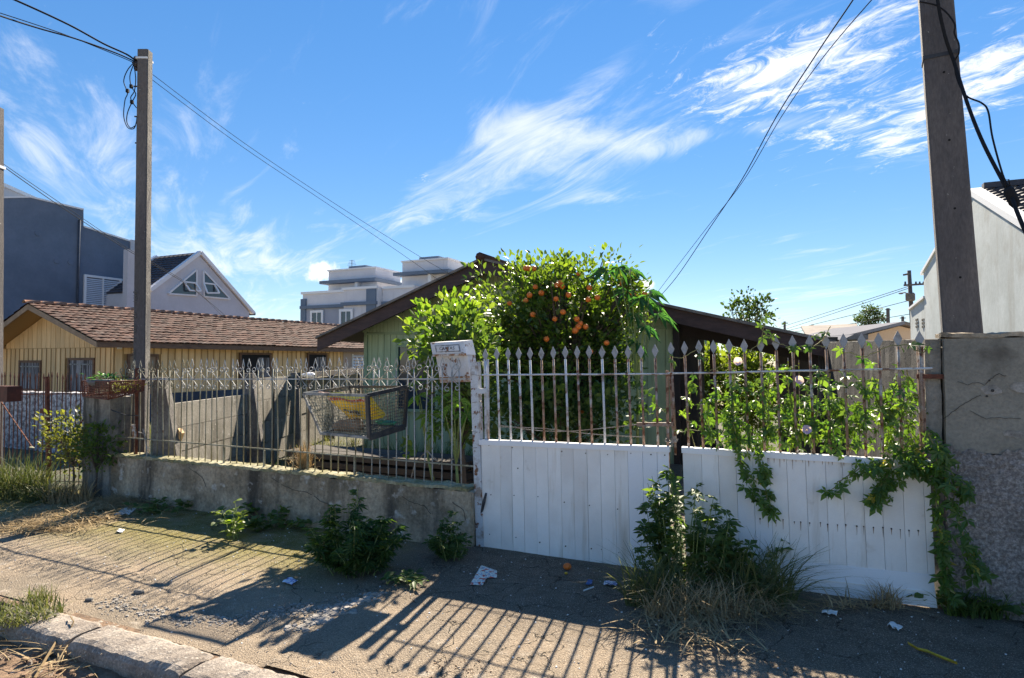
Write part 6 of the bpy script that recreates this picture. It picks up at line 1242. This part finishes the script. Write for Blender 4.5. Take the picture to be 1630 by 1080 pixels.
# ================================================================== WEEDS ALONG THE WALL
def weed(name, label, base, rx, h, nst, per, size, mat, tpl, seed, spread=.5, cat='weed', group='weeds along the wall', lean=(0, 0), droop=.3):
    g_ = random.Random(seed); w = thing(name, label, cat, base, group); m = MB(); pos = []; ax = []; nr = []
    for i in range(nst):
        a = g_.random() * 6.283; r_ = math.sqrt(g_.random()); b = base + Vector((math.cos(a) * rx * r_ * .5, math.sin(a) * rx * .35 * r_, 0)); hh = h * g_.uniform(.45, 1.0) * (1 - .45 * r_); tip = b + Vector((math.cos(a) * rx * r_ * spread + lean[0] * hh, math.sin(a) * rx * .5 * r_ * spread + lean[1] * hh, hh))
        mid_ = b.lerp(tip, .5) + Vector((g_.gauss(0, .02), g_.gauss(0, .02), .03)); m.tube([b - Z * .02, mid_, tip], [.005, .004, .002], 4, False)
        for _ in range(per):
            k = g_.uniform(.12, 1.0); q = (b.lerp(mid_, k * 2) if k < .5 else mid_.lerp(tip, k * 2 - 1)); an = g_.random() * 6.283; d = Vector((math.cos(an), math.sin(an), g_.uniform(-.2, .5))); pos.append(tuple(q + d * .012)); ax.append(tuple(d)); nr.append((g_.gauss(0, .4), g_.gauss(-.2, .4), 1))
    mesh('stem', m, 'green_stem', w, fix=False); n_ = len(pos)
    scatter('foliage', tpl, np.array(pos), np.array(ax), np.array(nr), size * (.55 + .7 * np.array([g_.random() for _ in range(n_)])), mat, w)
    return w
weed('weed', 'large dark green leafy weed clump against the wall below the rubbish basket', onG(566, 912), .36, .74, 30, 22, .085, 'weed', 'fern', 3, .7)
weed('weed', 'leafy weed clump at the wall foot just left of the white gate', onG(720, 893), .22, .40, 14, 14, .065, 'weed', 'fern', 4, .8)
weed('weed', 'low dark weeds spread along the wall foot between the sapling and the big clump', onG(442, 836), .55, .24, 26, 13, .075, 'weed', 'broad', 5, .9)
weed('weed', 'sparse low weeds at the wall foot left of the sapling', onG(285, 812), .45, .14, 16, 11, .06, 'weed', 'broad', 6, .9)
weed('sapling', 'bright sunlit young sapling growing from the pavement before the wall', onG(374, 858), .10, .52, 4, 17, .085, 'bright', 'citrus', 7, .8, 'sapling', None)
weed('weed', 'spiky weed rosette on the pavement right of the big weed clump', onG(650, 930), .16, .06, 10, 7, .09, 'weed', 'narrow', 8, 1.0)
gw = weed('gate_weed', 'tall vine-leaved weed mound before the joint of the gate leaves', onG(1092, 948), .46, 1.12, 30, 17, .080, 'weed', 'palm', 9, .55, 'weed', None)
weed('gate_weed', 'upright leafy shoots in front of the right gate leaf beside the mound', onG(1168, 945), .36, .78, 12, 13, .085, 'weed', 'palm', 10, .9, 'weed', None)
def clump(name, label, base, rx, ry, n, h, reach, mat, group=None, width=.010, droop=1.0):
    t_ = thing(name, label, 'grass clump', base, group); grass('blades', None, None, disc(base, rx, ry), n, h, reach, width, mat, t_, droop=droop); return t_
c = clump('grass_clump', 'long green grass leaning right at the foot of the right gate leaf', onG(1205, 962), .26, .12, 520, .46, .46, 'grass', width=.010)
grass('dry_blades', None, None, disc(onG(1140, 975), .42, .12), 300, .26, .34, .008, 'dry', c, droop=1.4)
clump('grass_clump', 'mixed green and straw grass at the left of the gate mound', onG(1048, 968), .22, .10, 380, .42, .34, 'grass', width=.009)
clump('grass_clump', 'pale straw-coloured grass at the front of the gate mound', onG(1110, 985), .34, .10, 420, .30, .30, 'dry', width=.007, droop=1.3)
clump('grass_clump', 'dry drooping tuft at the foot of the right gate leaf near its corner', onG(1412, 972), .10, .06, 130, .20, .20, 'dry', width=.006)
clump('grass_clump', 'dark grass at the foot of the right roughcast wall', onG(1580, 985), .30, .08, 420, .22, .16, 'weed', width=.012)
weed('weed', 'dark weeds against the foot of the right roughcast wall', onG(1590, 978), .42, .22, 22, 12, .07, 'weed', 'broad', 12, .9)
clump('grass_clump', 'tall sunlit yellow-green grass before the rusty gate', onG(28, 790), .35, .25, 520, .55, .35, 'grass', width=.014)
clump('grass_clump', 'green grass tuft spilling over before the rusty gate', onG(75, 797), .30, .16, 380, .30, .35, 'grass', width=.014)
clump('grass_clump', 'dry grass clump left of the pillar foot', onG(108, 800), .30, .12, 280, .32, .22, 'dry', width=.008)
k_ = onT(118, 700, TF - .18); tree('gate_shrub', 'bronze-green small shrub growing through the rusty gate', Vector((k_.x, k_.y, 0)), k_, (.36, .26, .36), 60, 20, .075, .055, 'bronze', 'citrus', cat='shrub', trunk_r=.014, seed=71, shell=.25)
k_ = onT(158, 708, TF - .2); tree('gate_shrub', 'dark green shrub against the left pillar', Vector((k_.x - .05, k_.y, 0)), k_, (.24, .18, .28), 36, 20, .06, .055, 'weed', 'citrus', cat='shrub', trunk_r=.012, seed=72, shell=.25)
c = clump('grass_clump', 'short bright grass tuft on the kerb at the bottom left', onG(30, 985), .26, .16, 420, .13, .10, 'grass', width=.009)
clump('grass_clump', 'grass tuft at the start of the kerb', onG(64, 957), .10, .04, 90, .14, .10, 'grass', width=.006)
# dry straw, rubble and other litter
def straw(name, label, centers, n, length, mat='dry'):
    b = []; ln = []; 
    for _ in range(n):
        c_, rx, ry = centers[rnd.randrange(len(centers))]; b.append((c_.x + rnd.gauss(0, rx), c_.y + rnd.gauss(0, ry), c_.z + .006 + abs(rnd.gauss(0, .018))))
    a = nrg.random(n) * 6.283; L_ = length * (.4 + nrg.random(n)); hh = np.full(n, .045) * nrg.normal(size=n)
    return tag(blades(name, np.array(b), np.abs(hh) + .004, np.stack([np.cos(a) * L_, np.sin(a) * L_], 1), .009 * (.5 + nrg.random(n)), mat, None, 'stuff', droop=.4), label, 'straw')
straw('dry_straw', 'dead straw heaped beside the left pillar', [(onG(150, 812), .32, .12), (onG(100, 828), .35, .16), (onG(60, 842), .30, .15), (onG(200, 800), .2, .07)], 2600, .22)
straw('dry_straw', 'dead straw in front of the weed mound at the gate', [(onG(1080, 1005), .16, .06), (onG(1120, 1030), .16, .08), (onG(1200, 985), .25, .05), (onG(1350, 975), .2, .04)], 520, .22)
straw('dry_straw', 'dead stalks and straw in the gutter by the kerb', [(onG(60, 1010, -.1), .25, .12), (onG(110, 1050, -.1), .15, .12)], 190, .22)
def rubble(name, label, fn, n, smin, smax, mat, cat='rubble', flat=.5):
    m = MB()
    for _ in range(n):
        c_ = fn(); r_ = lerp(smin, smax, rnd.random() ** 2.4); k = rnd.randint(4, 6); a0 = rnd.random() * 6.28; hgt = r_ * flat * rnd.uniform(.5, 1.1)
        p = [c_ + Vector((math.cos(a0 + 6.283 * j / k) * r_ * rnd.uniform(.6, 1.2), math.sin(a0 + 6.283 * j / k) * r_ * rnd.uniform(.6, 1.2), -.004)) for j in range(k)]; top = [c_ + (v - c_) * rnd.uniform(.55, .85) + Z * (hgt * rnd.uniform(.8, 1.2) + .004) for v in p]
        m.add(p + top, [tuple(range(k, 2 * k))] + [(j, (j + 1) % k, k + (j + 1) % k, k + j) for j in range(k)])
    return tag(mesh(name, m, mat, fix=False), label, cat, kind='stuff')
def along(pix, w):
    pts = [onG(x, y) for x, y in pix]
    def f():
        i = rnd.randrange(len(pts) - 1); q = pts[i].lerp(pts[i + 1], rnd.random()) + Vector((rnd.gauss(0, w), rnd.gauss(0, w), 0)); q.z = pav_z(q.dot(U), q.dot(N)) if q.dot(N) > 2.56 else -.1; return q
    return f
rubble('concrete_rubble', 'pale crumbled concrete along the broken pavement joint', along([(165, 955), (230, 972), (300, 985), (380, 985), (440, 975), (520, 965), (590, 950)], .05), 1400, .003, .018, 'chips')
rubble('concrete_rubble', 'broken pale slab edges below the big weed clump', along([(600, 950), (545, 968), (510, 985), (470, 1000)], .045), 300, .005, .045, 'chips', flat=.3)
rubble('pavement_grit', 'scattered pale pebbles and crumbs over the pavement', lambda: (lambda s, t: P(s, t, pav_z(s, t)))(rnd.uniform(-7, 2), rnd.uniform(2.6, 4.9)), 900, .002, .009, 'paper', 'grit')
rubble('pavement_grit', 'dark and tan gravel crumbs worked loose all over the pavement', lambda: (lambda s, t: P(s, t, pav_z(s, t)))(rnd.uniform(-7, 2), 2.58 + 2.3 * rnd.random() ** 1.6), 2200, .002, .008, 'kerb', 'grit')
rubble('pavement_grit', 'small dark seeds and droppings on the sunlit pavement', along([(690, 1060), (745, 1065), (775, 1072), (640, 1068)], .05), 60, .004, .011, 'soil', 'grit')
rubble('gutter_debris', 'dry leaves and lumps of soil in the gutter', lambda: P(rnd.uniform(-6, -1.5), rnd.uniform(1.75, 2.3), -.09), 420, .006, .035, 'soil', 'debris')
def paper(name, label, pix, mat, th=.002, wob=.02, z=.004, cat='litter', nu=8, nv=6, fold=0.0):
    q = [onG(x, y) for x, y in pix]; m = MB()
    f = lambda a, b, o: q[0].lerp(q[1], a).lerp(q[3].lerp(q[2], a), b) + Z * (z + .006 + o + wob * abs(mnoise.noise(Vector((a * 2 + pix[0][0], b * 2, 1)))) + fold * abs(a - .5))
    m.grid(lambda a, b: f(a, b, th), nu, nv); m.grid(lambda a, b: f(1 - a, b, 0), nu, nv)
    for (u0, u1, w0, w1) in ((0, 1, 0, 0), (1, 1, 0, 1), (1, 0, 1, 1), (0, 0, 1, 0)): m.grid(lambda a, b: f(lerp(u0, u1, a), lerp(w0, w1, a), th * b), nu, 1)
    return tag(mesh(name, m, mat, fix=False), label, cat)
m_ = thing('folded_flyer', 'folded printed flyer lying on the dark pavement before the left gate leaf', 'flyer', onG(770, 925))
for pix in ([(748, 937), (768, 938), (775, 926), (766, 910)], [(766.5, 910), (791, 914.5), (791, 926), (775.5, 926)]):
    q = [onG(x, y) for x, y in pix]; m = MB(); q = [v + Z * (.008 + .02 * (i == (3 if pix[0][0] == 748 else 0))) for i, v in enumerate(q)]; m.box8(q + [v + Z * .002 for v in q]); mesh('page', m, 'flyer', m_)
paper('open_booklet', 'white booklet with red edge under the gate weeds', [(1094, 975), (1122, 978), (1124, 968), (1098, 962)], 'print_blue', wob=.02); paper('paper_scrap', 'white paper sheet beside the booklet under the gate weeds', [(1133, 985), (1158, 988), (1162, 981), (1146, 973)], 'paper', wob=.03)
paper('paper_scrap', 'pale crumpled paper on the shaded pavement left of the big weed', [(449, 930), (465, 934), (473, 928), (462, 922)], 'print_blue', wob=.02); paper('paper_scrap', 'torn white bag at the wall foot near the straw heap', [(182, 822), (205, 822), (217, 812), (196, 812)], 'paper', wob=.04)
paper('paper_scrap', 'small white scrap on the mossy pavement below the torn bag', [(185, 849), (195, 850), (199, 845), (190, 845)], 'paper'); paper('paper_scrap', 'blue and white printed scrap left of the gate weeds', [(961, 939), (982, 940), (984, 933), (962, 933)], 'print_blue', wob=.03)
paper('paper_scrap', 'blue and white scrap right of the big weed clump', [(607, 880), (622, 884), (626, 877), (612, 873)], 'print_blue', wob=.03); paper('paper_scrap', 'white scrap under the grass of the right gate leaf', [(1308, 984), (1332, 988), (1334, 981), (1312, 978)], 'paper', wob=.02); paper('paper_scrap', 'pale wrapper on the dark pavement near the right gate corner', [(1412, 1004), (1430, 1012), (1438, 1006), (1418, 997)], 'paper', wob=.03)
paper('wrapper', 'blue wrapper on the pavement before the left gate leaf', [(932, 938), (942, 938), (944, 931), (937, 930)], 'blue_plastic', wob=.03)
m = MB(); a, b = onG(929, 947) + Z * .008, onG(945, 942) + Z * .01; m.tube([a, b], .006, 6); tag(mesh('paper_stick', m, 'paper'), 'white paper stick below the blue wrapper', 'litter')
fo = MB(); q = onG(903, 911) + Z * .026; fo.ball(q, .030, 14, 10, (1.1, 1, .85)); tag(mesh('fallen_orange', fo, 'orange', smooth=True), 'fallen orange on the pavement before the left gate leaf', 'orange')
fo = MB(); q = onG(901, 919) + Z * .01; fo.ball(q, .013, 9, 6, (1.1, .9, .7)); tag(mesh('orange_piece', fo, 'leaf_dead', smooth=True), 'small yellow fruit piece beside the fallen orange', 'fruit')
m = MB(); sp = [(1447, 1034), (1462, 1043), (1478, 1047), (1492, 1053), (1508, 1060), (1524, 1066)]; w_ = [.018, .010, .020, .012, .018, .003]; vs = []
for (x, y), w in zip(sp, w_):
    q = onG(x, y) + Z * .012; vs += [q + Vector((.2, 1, 0)) * w + Z * .010, q, q - Vector((.2, 1, 0)) * w + Z * .008]
n_ = len(sp); m.add(vs + [v - Z * .002 for v in vs], [(i * 3 + j, i * 3 + j + 1, (i + 1) * 3 + j + 1, (i + 1) * 3 + j) for i in range(n_ - 1) for j in range(2)] + [(n_ * 3 + i * 3 + j, n_ * 3 + (i + 1) * 3 + j, n_ * 3 + (i + 1) * 3 + j + 1, n_ * 3 + i * 3 + j + 1) for i in range(n_ - 1) for j in range(2)]); tag(mesh('dead_leaf', m, 'leaf_dead', fix=False), 'long curled yellow dead leaf on the pavement at the lower right', 'leaf')
for (x, y, r_, lb) in ((1175, 970, .06, 'grey stone half hidden in the grass at the gate'), (141, 955, .022, 'small dark stone on the pavement above the kerb'), (222, 943, .03, 'brown clod on the pavement beside the rubble joint'), (1408, 950, .035, 'brown clod at the foot of the right gate leaf')):
    q = onG(x, y) + Z * r_ * .3; m = MB(); m.ball(q, r_, 10, 7, (1.3, 1, .6)); m.v = [v + mnoise.noise_vector(v * 16) * r_ * .35 for v in m.v]; tag(mesh('stone', m, 'stone'), lb, 'stone', 'loose stones')
m = MB(); m.tube([onG(55, 1080, -.08), onG(80, 1045, -.06) + Z * .03, onG(100, 1018, -.05) + Z * .05], .007, 5); m.tube([onG(95, 1040, -.06) + Z * .03, onG(112, 1018, -.05) + Z * .06, onG(117, 1005, -.02) + Z * .06, onG(112, 992) + Z * .04], .004, 4); m.tube([onG(0, 1005, -.05), onG(45, 1006, -.04) + Z * .02, onG(85, 1012, -.05)], .005, 4); tag(mesh('dry_stalk', m, 'dry'), 'bleached dry stalks lying over the gutter', 'twig')
